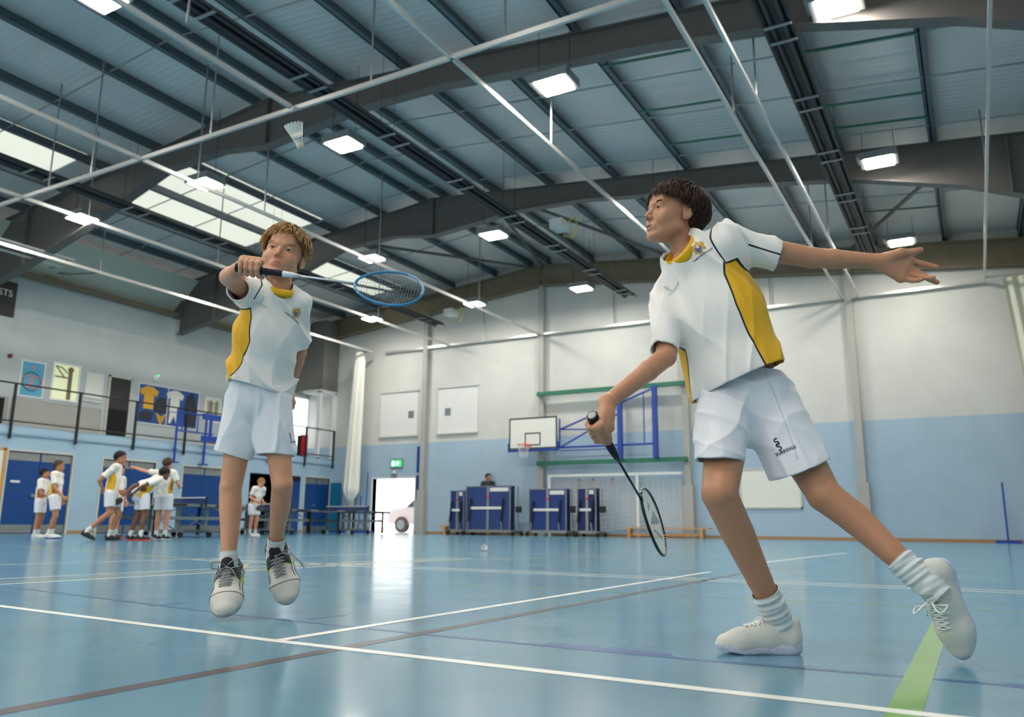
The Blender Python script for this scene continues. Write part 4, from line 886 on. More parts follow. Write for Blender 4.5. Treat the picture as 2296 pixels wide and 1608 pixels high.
def strands(paths,r0,r1,sides=4):
    Vs=[];Fs=[];hv=[];o=0
    for P,v in paths:
        P=np.asarray(P); n=len(P); T=np.gradient(P,axis=0); T/=np.linalg.norm(T,axis=1)[:,None]+1e-9
        a=np.cross(T,(.3,.5,.81)); a/=np.linalg.norm(a,axis=1)[:,None]+1e-9; b=np.cross(T,a); t=np.linspace(0,1,n)
        r=(r0*(1-t)**.6*(1-t*.0)+r1)*1.0
        R=[P+(a*math.cos(2*math.pi*k/sides)+b*math.sin(2*math.pi*k/sides))*r[:,None] for k in range(sides)]
        Vs.append(np.stack(R,1).reshape(-1,3)); hv.append(np.full(n*sides,v))
        i=np.arange(n-1)[:,None]*sides; k=np.arange(sides)[None,:]; k2=(k+1)%sides
        Fs.append(np.stack([i+k,i+k2,i+sides+k2,i+sides+k],-1).reshape(-1,4)+o); o+=n*sides
    return np.concatenate(Vs),np.concatenate(Fs),np.concatenate(hv)
def hair(M4,s,parent,style,m,n=1500,seed=1,base_h=.004,name='hair'):
    rng=np.random.default_rng(seed); C=np.array([0,-.015,.035]); R0=np.array([.0725,.0925,.081])
    # scalp cap
    g=SDF((-.11,-.14,-.10),(.11,.12,.16),base_h); g.ell(C,R0+style['cap'],k=0)
    hl=style['line']
    X,Y,Z=np.meshgrid(*g.ax,indexing='ij'); q=np.stack([X-C[0],Y-C[1],Z-C[2]]); nrm=q/(np.linalg.norm(q/R0[:,None,None,None],axis=0)+1e-6)/R0[:,None,None,None]
    thr=np.interp(nrm[1],hl[0],hl[1]); g.D=np.maximum(g.D,((thr-nrm[2])*.06+.004*np.sin(X*300)).astype(np.float32))
    g.D=np.maximum(g.D,-(np.sqrt(((q/(R0[:,None,None,None]-.012))**2).sum(0))-1).astype(np.float32)*.07)
    V0,F0=g.mesh(); V0=smoothV(V0,F0,2)
    paths=[]; cnt=0
    while cnt<n:
        d=unit(rng.normal(size=3)); 
        if d[2]<np.interp(d[1],hl[0],hl[1])+rng.uniform(-.02,.05): continue
        cnt+=1; p=C+d*R0; L=style['len'](d)*rng.uniform(.8,1.15); flow=np.asarray(style['flow'](d,rng),float); v=unit(flow); pts=[]; K=8; lift=style['lift'](d)*rng.uniform(.5,1.3)
        for i in range(K):
            t=i/(K-1); q=(p-C)/R0; qn=np.linalg.norm(q); nn=unit((p-C)/R0**2)
            pts.append(C+(p-C)/qn*(1)+nn*(style['cap']*.6+lift*math.sin(min(1,t*1.2)*math.pi/2)) if True else p)
            v=unit(v+np.array(style['grav'])*.18+rng.normal(size=3)*style.get('nz',.03)); vt=v-nn*(v@nn)*style['hug']; p=p+vt*L/K
        paths.append((pts,rng.uniform(0,1)**1.3))
    V1,F1,h1=strands(paths,style['r'],.0004)
    V,F=merge([(V0,F0),(V1,F1)]); hv=np.concatenate([np.full(len(V0),.15),h1])
    o=sm(mkobj(name,xf(M4,V,s),F,m,parent)); attr(o,'hv',hv); return o
def brows(M4,s,parent,m,seed=3):
    rng=np.random.default_rng(seed)
    for sd in (-1,1):
        paths=[]
        for i in range(90):
            u=rng.uniform(0,1); x=.014+.034*u; z=.0205+.005*math.sin(u*2.4)+rng.normal()*.0012; y=.0925-.010*u*u-.0005
            paths.append(([(sd*x,y,z),(sd*(x+.004),y-.0002,z+.0015),(sd*(x+.008),y-.0018,z+.0012)],rng.uniform(0,1)))
        V,F,h=strands(paths,.00045,.0001,3); o=mkobj('eyebrow',xf(M4,V,s),F,m,parent); attr(o,'hv',h)
LINE=([-1,-.5,-.2,0,.2,.42,.62,.72,1],[-.62,-.58,-.42,-.28,-.02,.42,.70,2,2])
def arm_sdf(g,S_,E,Wr,rs=(.046,.040,.034,.034,.024),k=.014,flat=None):
    S_,E,Wr=map(np.asarray,(S_,E,Wr)); g.cone(S_,S_*.45+E*.55,rs[0],rs[1],k); g.cone(S_*.45+E*.55,E,rs[1],rs[2],k)
    m=E*.68+Wr*.32; g.cone(E,m,rs[2],rs[3],k); g.cone(m,Wr,rs[3],rs[4],k)
    g.cone(Wr,Wr+unit(Wr-E)*.01,rs[4],rs[4],k)
def grip_hand(g,Wr,A,B,e0,side,L=.088,rh=.0145,s=1.,thumb_along=.03):
    """fingers closed round the handle segment A->B (A butt side, B head side); e0: from handle axis to knuckles; fingers wrap e0 -> side"""
    A=np.asarray(A,float); ax=unit(np.asarray(B)-A); e0=unit(np.asarray(e0)-ax*(np.asarray(e0)@ax)); e1=np.cross(ax,e0)*side; tips=[]
    P=lambda t,r,th:A+ax*t+e0*r*math.cos(th)+e1*r*math.sin(th); w=L/4; mcps=[]
    for i in range(4):
        t=.012+w*(i+.35); rf=(.0078,.0086,.009,.0088)[i]*s; ln=(.9,1.0,1.05,1.0)[i]
        m=P(t,rh+.020*s,-.35); mcps.append(m)
        g.chain([m,P(t+.002,rh+rf+.006,.65*ln),P(t+.003,rh+rf+.001,1.45*ln),P(t+.004,rh+rf-.001,2.35*ln),P(t+.004,rh+rf-.002,3.1*ln)],[rf*1.22,rf*1.08,rf,rf*.95,rf*.85],.0035)
    Wr=np.asarray(Wr,float)
    for i,m in enumerate(mcps): g.cone(Wr,m,.020*s,.0125*s,.012)
    pc=P(.012+w*2,rh+.013*s,-1.2); g.cone(Wr*.5+pc*.5,pc,.020*s,.017*s,.014); g.cone(mcps[0],mcps[3],.012*s,.012*s,.012)
    tb=Wr*.45+P(L*.8,rh+.012,-1.6)*.55; tm=P(L*1.02,rh+.011,-1.9); tt=P(L*1.05+thumb_along*.3,rh+.0095,-2.75)
    g.chain([Wr*.7+tb*.3,tb,tm,tt],[.017*s,.0155*s,.0115*s,.0092*s],.008)
def open_hand(g,Wr,x,y,z,s=1.,curl=((.15,.2,.15),)*4,spread=(-.28,-.1,.06,.2),thumb=((.4,.75,-.15),(.75,.5,-.1))):
    """x to fingers, y to thumb side, z back of hand; order little->index"""
    x,y,z=map(unit,(x,y,z)); Wr=np.asarray(Wr,float); ln=((.030,.018,.016),(.038,.023,.018),(.042,.026,.019),(.038,.022,.018))
    ms=[]
    for i in range(4):
        yy=(-.030,-.011,.010,.030)[i]*s; m=Wr+x*(.068,.075,.078,.074)[i]*s+y*yy; ms.append(m)
        g.cone(Wr+y*yy*.45+x*.01,m,.0165*s,.0125*s,.012,n=z,q=1.15); d=unit(x*math.cos(spread[i])+y*math.sin(spread[i])); p=m; a=0; pts=[m]; rf=(.0078,.0088,.0092,.009)[i]*s
        for j in range(3):
            a+=curl[i][j]; dd=d*math.cos(a)-z*math.sin(a); p=p+dd*ln[i][j]*s*1.02; pts.append(p)
        g.chain(pts,[rf*1.15,rf,rf*.93,rf*.82],.003)
    g.cone(ms[0],ms[3],.0115*s,.0125*s,.010)
    t0=Wr+x*.018*s+y*.018*s-z*.006*s; t1=t0+(x*.7+y*.55-z*.15)*.036*s; t2=t1+unit(x*thumb[0][0]+y*thumb[0][1]+z*thumb[0][2])*.032*s; t3=t2+unit(x*thumb[1][0]+y*thumb[1][1]+z*thumb[1][2])*.026*s
    g.chain([t0,t1,t2,t3],[.018*s,.0145*s,.0105*s,.0088*s],.008)
def leg_sdf(g,Hp,K,A,rs,bend,k=.004,cb=.010):
    """rs: thigh, above knee, knee, calf, ankle ; bend: unit vector toward the front of the leg"""
    Hp,K,A=map(np.asarray,(Hp,K,A)); bend=unit(bend)
    g.cone(Hp,Hp*.35+K*.65,rs[0],rs[1]*1.02,k); g.cone(Hp*.35+K*.65,K,rs[1]*1.02,rs[2]*.99,k)
    g.ell(K+bend*.012,(rs[2]*.80,)*3,k=.010)
    g.cone(K,K*.70+A*.30-bend*cb,rs[2]*.99,rs[3],k); g.cone(K*.70+A*.30-bend*cb,K*.35+A*.65-bend*cb*.3,rs[3],rs[3]*.78,k); g.cone(K*.35+A*.65-bend*cb*.3,A,rs[3]*.78,rs[4],k)
def sock(parent,pts,rs,m,name='sock',wr=.003,seed=0):
    pts=[np.asarray(p,float) for p in pts]; n=60; t=np.linspace(0,1,n); T=np.linspace(0,1,len(pts)); P=np.stack([np.interp(t,T,[p[i] for p in pts]) for i in range(3)],1); R=np.interp(t,T,rs)
    rng=np.random.default_rng(seed); ph=rng.uniform(0,6,4); rings=[]; k=40; d0=unit(P[-1]-P[0]); x=unit(np.cross(d0,(.2,.1,.97) if abs(d0[2])<.9 else (1,.2,0))); 
    for i in range(n):
        d=unit(P[min(i+1,n-1)]-P[max(i-1,0)]); xx=unit(x-d*(x@d)); y=np.cross(d,xx); a=np.linspace(0,2*math.pi,k+1)[:-1]
        w=wr*(np.sin(27*t[i]+2.2*np.sin(a+ph[0])+1.1*np.sin(2*a+ph[1]))*(.65+.35*np.sin(a+9*t[i]+ph[3]))+.55*np.sin(47*t[i]+2.6*np.sin(a+ph[2])))*(0 if i<1 else 1)*np.clip((1-t[i])*14,.25,1)
        r=R[i]+w; rings.append(P[i]+xx*(np.cos(a)*r)[:,None]+y*(np.sin(a)*r)[:,None])
    b=MB(); b.loft([list(r) for r in rings],cap=False)
    r=rings[-1]; c=P[-1]; b.loft([list(rings[-1]),list(c+(rings[-1]-c)*.90),list(c-d*.02+(rings[-1]-c)*.88)],cap=False)
    return b.build(name,m,parent,smooth=True,fix=False)
def shoe(parent,M4,L,cols,label=None,dirty=False,lace='bow',h=.0026,toe=0.):
    """local: x heel->toe, y left, z up; L length"""
    s=L/.25; g=SDF((-.005,-.055,-.002),(.262,.055,.118),h)
    g.cone((.036,0,.040),(.034,0,.078),.0335,.029,.012); g.cone((.034,0,.045),(.10,0,.045),.034,.034,.02); g.cone((.085,0,.062),(.16,.002,.040),.032,.030,.02)
    g.cone((.10,0,.032),(.175,.003,.030),.036,.041,.02,n=(0,0,1),q=1.15); g.cone((.175,.003,.030),(.215,.003,.028),.040,.030,.02,n=(0,0,1),q=1.15); g.cone((.012,0,.04),(.008,0,.088),.009,.008,.014)
    g.cone((.05,0,.082),(.062,0,.14),.0265,.034,.006,op='s'); g.cone((.05,0,.07),(.09,0,.062),.022,.012,.006,op='s')
    g.cut((0,0,.013),(0,0,-1)); V,F=g.mesh(); V=smoothV(V,F,1,.4)
    def W(V): 
        V=np.array(V,float).copy()
        if toe: 
            t=np.clip((V[:,0]-.16)/.09,0,1); V[:,2]+=toe*t*t
        return xf(M4,V,s)
    up=sm(mkobj('shoe',W(V),F,cols['upper'],parent)); 
    if label: up['label']=label
    # attribute for side accents
    x,y,z=V.T; attr(up,'pd',np.where(np.abs(y)>.02,np.abs(x-.092-(z-.04)*.35)-.018,1)); attr(up,'ld',np.where((x<.118)&(z>.060+.0*x),-1.,1.))
    # sole
    out=[(0,.0),(.002,.016),(.012,.028),(.035,.034),(.07,.033),(.10,.032),(.135,.037),(.165,.0425),(.195,.041),(.222,.031),(.240,.017),(.246,0)]
    ol=[(a,b) for a,b in out]+[(a,-b*.95) for a,b in out[-2:0:-1]]; 
    # resample
    O=np.array(ol+[ol[0]]); ds=np.r_[0,np.cumsum(np.linalg.norm(np.diff(O,axis=0),axis=1))]; tt=np.linspace(0,ds[-1],97)[:-1]; O=np.stack([np.interp(tt,ds,O[:,i]) for i in (0,1)],1); c=np.array([.12,0])
    rings=[]
    for z,e in ((0,-.006),(.002,-.0015),(.008,.0005),(.014,.002),(.020,.0028),(.026,.001),(.029,-.003)):
        q=O-c; q=q*(1+e/np.maximum(np.linalg.norm(q,axis=1),.01))[:,None]+c; thick=np.interp(q[:,0],[0,.05,.15,.25],[1.12,1.0,.82,.75]); spring=np.interp(q[:,0],[0,.03,.17,.25],[.004,0,0,.012]); rip=.0012*np.sin(np.arange(96)*2.1)*(1 if .004<z<.02 else 0)
        rings.append([(a+0*rip_,b*(1+rip_*6),z*th+sp) for (a,b),th,sp,rip_ in zip(q,thick,spring,rip)])
    b=MB(); b.loft(rings); b.v=[tuple(p) for p in W(b.v)]; b.build('sole',cols['sole'],up,smooth=True)
    # toe cap & heel panel overlays
    # tongue
    g=SDF((.03,-.04,.05),(.13,.04,.13),.003); g.chain([(.105,0,.070),(.088,0,.088),(.075,0,.108)],[.016,.019,.018],.008,n=unit((.75,0,.65)),q=3.2); TV,TF=g.mesh(); sm(mkobj('tongue',W(TV),TF,cols['tongue'],up))
    tree=bvh(V,F)
    if 'stitch' in cols:
        b=MB(); c0=np.array([.13,0,.035])
        def sp(x,y,z,f=(.13,0,.03)):
            f=np.array([min(x,.17),0,.03]); d=np.array([x,y,z])-f; hh=tree.ray_cast(Vector(f+unit(d)*.12),Vector(-unit(d))); return np.array(hh[0])+unit(d)*.0006 if hh[0] is not None else np.array([x,y,z])
        b.path([sp(.186-.02*abs(math.sin(a))*0+.012*math.cos(a)**2*-1,.05*math.cos(a),.02+.05*math.sin(a)) for a in np.linspace(.1,math.pi-.1,17)],.0011,5)
        for sg in (-1,1):
            b.path([sp(.178-.016*k,sg*.05,.024+.0035*k+.012*math.sin(k*.7)) for k in range(9)],.0011,5); b.path([sp(.165-.01*k,sg*.04,.055+.002*k) for k in range(7)],.0011,5); b.path([sp(.03+.004*k,sg*.05,.03+.008*k) for k in range(6)],.0011,5)
        b.v=[tuple(p) for p in W(b.v)]; b.build('overlay_seam',cols['stitch'],up,smooth=True)
    def top(x,y):
        hh=tree.ray_cast(Vector((x,y,.16)),Vector((0,0,-1))); return np.array([x,y,(hh[0].z if hh[0] is not None else .07)+.0022])
    xs=np.linspace(.098,.160,6); b=MB()
    for i,x in enumerate(xs):
        w=.021-.001*i
        b.path([top(x,-w),top(x+.001,-w*.5)+(0,0,.0015),top(x+.002,0)+(0,0,.003),top(x+.001,w*.5)+(0,0,.0015),top(x,w)],.0021,6)
        if i<5:
            for sg in (-1,1): b.path([top(x,sg*w),top((x+xs[i+1])/2,0)+(0,0,.0025),top(xs[i+1],-sg*w)],.0021,6)
    k0=top(.094,0)+(0,0,.006)
    if lace=='bow':
        for sg in (-1,1):
            lp=[k0+np.array([.018*math.sin(a)*.9-.006*math.cos(a),sg*(.004+.036*math.sin(a/2)),.028*math.sin(a)*1.1+.004]) for a in np.linspace(0,math.pi*1.0,9)]+[k0+(.006,sg*.012,-.002),k0]
            b.path(lp,.0021,6); b.path([k0,k0+(.012,sg*.014,.001),k0+(.028,sg*.024,-.012),k0+(.034,sg*.030,-.022)],.0019,6)
        b.sphere(k0,.005,8,6)
    elif lace=='loose':
        for sg,q in ((1,1),(1,.8)): b.path([k0,k0+(-.002,sg*.02,.004),k0+(.012*q,sg*.045,-.002),k0+(.040*q,sg*.060,-.012),k0+(.075*q,sg*(.062+.012*q),-.014)],.0019,6)
        b.sphere(k0,.005,8,6)
    b.v=[tuple(p) for p in W(b.v)]; b.build('laces',cols['lace'],up,smooth=True)
    return up
def racket(A,Bd,nrm,cols,label,loc,emblem=False):
    """A butt end, Bd direction to the head, nrm normal of string bed"""
    A=np.asarray(A,float); d=unit(Bd); n=unit(np.asarray(nrm)-d*(np.asarray(nrm)@d)); w=np.cross(d,n); t=thing('badminton_racket',label,'racket',loc)
    P=lambda x,y,z=0:A+d*x+w*y+n*z
    b=MB(); prof=[(0,.0155),(.004,.017),(.016,.016),(.03,.0128),(.15,.0122),(.17,.0115)]; b.path([P(x,0) for x,_ in prof],[r for _,r in prof],8); g=b.build('grip',cols['grip'],t)
    MB().path([P(-.002,0),P(.0005,0)],[.011,.0135],16).build('butt_cap','kick',g)
    b=MB(); b.path([P(.168,0),P(.205,0),P(.235,0)],[.0115,.009,.0045],16); b.build('cone',cols['cone'],t,smooth=True)
    b=MB(); b.path([P(.23,0),P(.432,0)],.0037,10); b.build('shaft',cols['shaft'],t,smooth=True)
    cx=.55; a_,b_=.122,.1; E=lambda th,k=1:(cx-a_*math.cos(th)*k,b_*math.sin(th)*k*(1-.12*math.cos(th)))
    b=MB(); b.path([P(.425,0),P(.436,0)],.0055,10); pts=[P(*E(th)) for th in np.linspace(0,2*math.pi,65)[:-1]]; b.path(pts,.0048,8,closed=True); fr=b.build('frame',cols['frame'],t,smooth=True)
    b=MB()
    for th in list(np.linspace(.15,.6,3))+list(np.linspace(3.0,4.2,14)): 
        e=E(th); f=E(th+.02); b.path([P(*e),P(*f)],.0053,8)
    b.build('grommet_strip','white',fr)
    b=MB()
    for i in range(-9,10):
        y=i*.0098; 
        xs=[x for x in np.linspace(cx-a_,cx+a_,200) if abs(y)<b_*math.sqrt(max(0,1-((x-cx)/a_)**2))*(1+.12*(x-cx)/a_)]
        if xs: b.path([P(xs[0],y,.0004*(1 if i%2 else -1)),P(xs[-1],y,.0004*(1 if i%2 else -1))],.0005,4)
    for i in range(-11,12):
        x=cx+i*.0103; hw=b_*math.sqrt(max(0,1-((x-cx)/a_)**2))*(1+.12*(x-cx)/a_); b.path([P(x,-hw),P(x,hw)],.0005,4)
    st=b.build('strings',cols['string'],t)
    if emblem:
        vs=[];fs=[]
        def q(pts):
            o=len(vs); vs.extend([P(x,y,.0012) for x,y in pts]); fs.append(tuple(range(o,o+len(pts))))
        q([(.50,.045),(.50,-.005),(.535,.045)]); q([(.515,-.03),(.50,-.045),(.61,.02),(.635,.045),(.56,.045)]); q([(.54,-.045),(.55,-.03),(.64,-.005),(.655,-.015)])
        mkobj('string_emblem',vs,fs,mat('string_ink',c8(95,95,100),.8,alpha=.75),st)
    return t
def shirt(parent,lo,hi,h,build,cuts,axis,panel,sleeves,collar,folds,m=None,th=.007,extra=None,post=None):
    """axis: (top,bottom,left,fwd); panel: dict(top,ts,half,centre list) ; sleeves: list of (S,C)"""
    g=SDF(lo,hi,h); build(g); g.shell(th)
    if post: post(g)
    for c in cuts: g.cut(*c)
    V,F=g.mesh(); V=smoothV(V,F,1,.4); N=g.grad(V)
    T,Bm,lf,fw=axis; ax=unit(np.asarray(Bm)-np.asarray(T)); lf=unit(np.asarray(lf)-ax*(np.asarray(lf)@ax)); fw=unit(np.asarray(fw)-ax*(np.asarray(fw)@ax)-lf*(np.asarray(fw)@lf))
    q=V-np.asarray(T); t=q@ax; x=q@lf; y=q@fw; r=np.sqrt(x*x+y*y)+1e-6
    insl=np.zeros(len(V),bool); ld=np.full(len(V),1.)
    for (S_,C,off,fv) in sleeves:
        S_=np.asarray(S_);C=np.asarray(C); sa=unit(C-S_); p=V-S_; u=p@sa; inn=(u>panel.get('sl',.02)) & (np.linalg.norm(p-u[:,None]*sa,axis=1)<.12) & (((V-np.asarray(T))@lf)*np.sign((C-np.asarray(T))@lf)>panel['arm'])
        insl|=inn; up=unit(np.cross(sa,fv)); up=up*np.sign(up[2]+1e-6) if abs(up[2])>.2 else up; pr=p-u[:,None]*sa; l=np.abs(pr@up-off)-.0026; l[(pr@np.asarray(fv))<0]=1; ld=np.where(inn,np.minimum(ld,l),ld)
    pd=np.full(len(V),1.); slv=np.full(len(V),-1.)
    for (S_,C,off,fv) in sleeves:
        S_=np.asarray(S_)+unit(np.asarray(C)-np.asarray(S_))*.035; C=np.asarray(C)+unit(np.asarray(C)-S_)*.05; ab=C-S_; tt=np.clip((V-S_)@ab/(ab@ab),0,1); slv=np.maximum(slv,panel.get('rs',.074)-np.linalg.norm(V-S_-tt[:,None]*ab,axis=1))
    for sg in (1,-1):
        if panel.get('skip')==sg: continue
        phi=np.arctan2(y,x*sg); half=np.interp(t,panel['t'],panel['half']); cen=np.interp(t,panel['t'],panel['cen']); d=(np.abs(phi-cen)-half)*r
        d=np.maximum(d,panel['t'][0]-t); d=np.maximum(d,slv); 
        if sg==-1: d=np.maximum(d,panel.get('tneg',0)-t)
        pd=np.minimum(pd,d); ld=np.minimum(ld,np.abs(d)-.0026)
        # seam from armpit over the shoulder
        top=t<panel['t'][0]+.01; xe=np.interp(t,[0,panel['t'][0]],[panel['seam0'],panel['seam1']]); ld=ld if (sg==-1 and 'tneg' in panel) else np.where(top&~insl,np.minimum(ld,np.abs(x*sg-xe)-.0026),ld)
    V=V+N*folds(V,t,np.arctan2(y,x),insl)[:,None]
    o=sm(mkobj('shirt',V,F,m or SHIRT,parent)); attr(o,'pd',pd); attr(o,'ld',ld)
    return o,V,F
def crest(parent,M4,tree,s=1.,txt=None):
    vs=[];fs=[];mi=[]
    def poly(pts,m):
        # dense fan so it follows the cloth
        o=len(vs); c=np.mean(pts,0); vs.append((*c,0)); vs.extend([(*p,0) for p in pts]); n=len(pts); fs.extend([(o,o+1+i,o+1+(i+1)%n) for i in range(n)]); mi.extend([m]*n)
    def circ(cx,cy,rx,ry,m,n=14,a0=0): poly([(cx+rx*math.cos(a),cy+ry*math.sin(a)) for a in np.linspace(0,2*math.pi,n+1)[:-1]],m)
    k=s*.001
    for (cx,cy,rx,ry) in ((0,17,6,6),(-6,12,4,4),(7,12,5,5),(12,2,5,9),(-13,2,5,8),(12,16,3,4),(-12,14,3,3),(14,-8,5,5),(-13,-8,5,4),(0,-17,9,3),(0,24,2.2,4),(17,8,2,5),(-17,8,2,4)): circ(cx*k,cy*k,rx*k,ry*k,0)
    poly([(x*k,y*k) for x,y in ((-11,8),(11,8),(12,-3),(7,-12),(0,-16),(-7,-12),(-12,-3))],2)
    poly([(x*k,y*k) for x,y in ((-9,6.5),(9,6.5),(10,-2),(6,-10),(0,-13.5),(-6,-10),(-10,-2))],1)
    for cx,cy in ((-4,2),(4.5,1.5),(0,-7)): circ(cx*k,cy*k,2.2*k,2.4*k,0,8)
    vs=[(x,y,z) for x,y,z in vs]
    V=np.array(vs); 
    o=decal('crest',V,fs,M4,tree,[M['crest_gold'],M['crest_blue'],M['crest_line']],parent,.0012,mi)
    # lift later fans slightly so they do not fight
    co=np.array([v.co for v in o.data.vertices]); z=np.asarray(M4)[:3,2]; lift=np.zeros(len(co)); 
    for f,m_ in zip(fs,mi): lift[list(f)]=(0,.0010,.0005)[m_]
    for c in range(3): pass
    lift[-27:]=.0015; co=co+z*lift[:,None]; o.data.vertices.foreach_set('co',co.ravel())
    if txt:
        tv,tf=textmesh(txt,.0078*s); M2=np.array(M4).copy(); M2[:3,3]=M2[:3,3]-M2[:3,1]*.0245*s; decal('crest_lettering',tv,tf,M2,tree,M['ink'],o,.0016)
    return o
M['crest_gold']=mat('crest_gold',c8(205,160,50),.6,noise=(180,.45)); M['crest_blue']=mat('crest_blue',c8(70,85,140),.6,noise=(300,.3)); M['crest_line']=mat('crest_line',c8(190,180,160),.6); M['ink']=mat('ink',c8(28,32,36),.7); M['faint']=mat('faint_logo',c8(178,196,194),.7)
def maker_logo(parent,M4,tree,s=1.,m='ink',name='maker_logo',word=True):
    """S-over-S shaped mark with the word under it"""
    b=MB(); k=.001*s
    def arc(cx,cy,r,a0,a1,w,n=10):
        A=np.linspace(a0,a1,n); L=[(cx+(r+w/2)*math.cos(a),cy+(r+w/2)*math.sin(a),0) for a in A]; R_=[(cx+(r-w/2)*math.cos(a),cy+(r-w/2)*math.sin(a),0) for a in A]
        b.add([tuple(v*k for v in p) for p in L+R_],[(i,i+1,n+i+1,n+i) for i in range(n-1)])
    for oy in (8,-5):
        arc(0,oy+3,4,.5,math.pi*1.5,3.2); arc(0,oy-5,4,-math.pi/2*1.6,math.pi/2,3.2)
    o=decal(name,b.v,b.f,M4,tree,M[m],parent,.0012)
    if word: tv,tf=textmesh('SURRIDGE',.0105*s); M2=np.array(M4).copy(); M2[:3,3]=M2[:3,3]-M2[:3,1]*.021*s+M2[:3,0]*.010*s; decal('logo_lettering',tv,tf,M2,tree,M[m],o,.0014)
    return o
def surfM(tree,px,py,ang,off=0):
    """frame on the cloth where the sight line through (px,py) meets it; ang rotates text direction in the image"""
    d=ray(px,py); h=tree.ray_cast(Vector(CO),Vector(unit(d)))
    if h[0] is None: return None
    nrm=np.array(h[1]); 
    if nrm@d>0: nrm=-nrm
    x=_R*math.cos(ang)+_U*math.sin(ang); x=unit(x-nrm*(x@nrm)); y=np.cross(nrm,x); m=np.eye(4); m[:3,0]=x;m[:3,1]=y;m[:3,2]=nrm;m[:3,3]=np.array(h[0]); return m
# ------------------------------------------------------------ the two badminton players
RV=np.array([math.cos(YAW),math.sin(YAW),0.]); TV=-_fh; ZV=np.array([0,0,1.])
def D3(r,u,t): return unit(RV*r+ZV*u+TV*t)
def noise_folds(seed,amp,freq,dirs):
    rng=np.random.default_rng(seed); K=[(unit(d+rng.normal(size=3)*.12)*f,rng.uniform(0,6),a) for d,f,a in dirs]
    def f(V,t,phi,insl):
        o=np.zeros(len(V)); w=.8*np.sin(V@np.array([3.1,5.3,4.1])*2.1+seed)+.5*np.sin(V@np.array([7.3,-4.1,6.2])*1.7+2*seed)
        for k,ph,a in K:
            s_=np.abs(np.sin(.8*(V@k)+ph+w)); m=.6+.4*np.sin(V@np.array([4.,6.,-7.])+ph*3); o+=a*m*(2.2*(1-s_)**2.2-.7)
        return o*amp
    return f
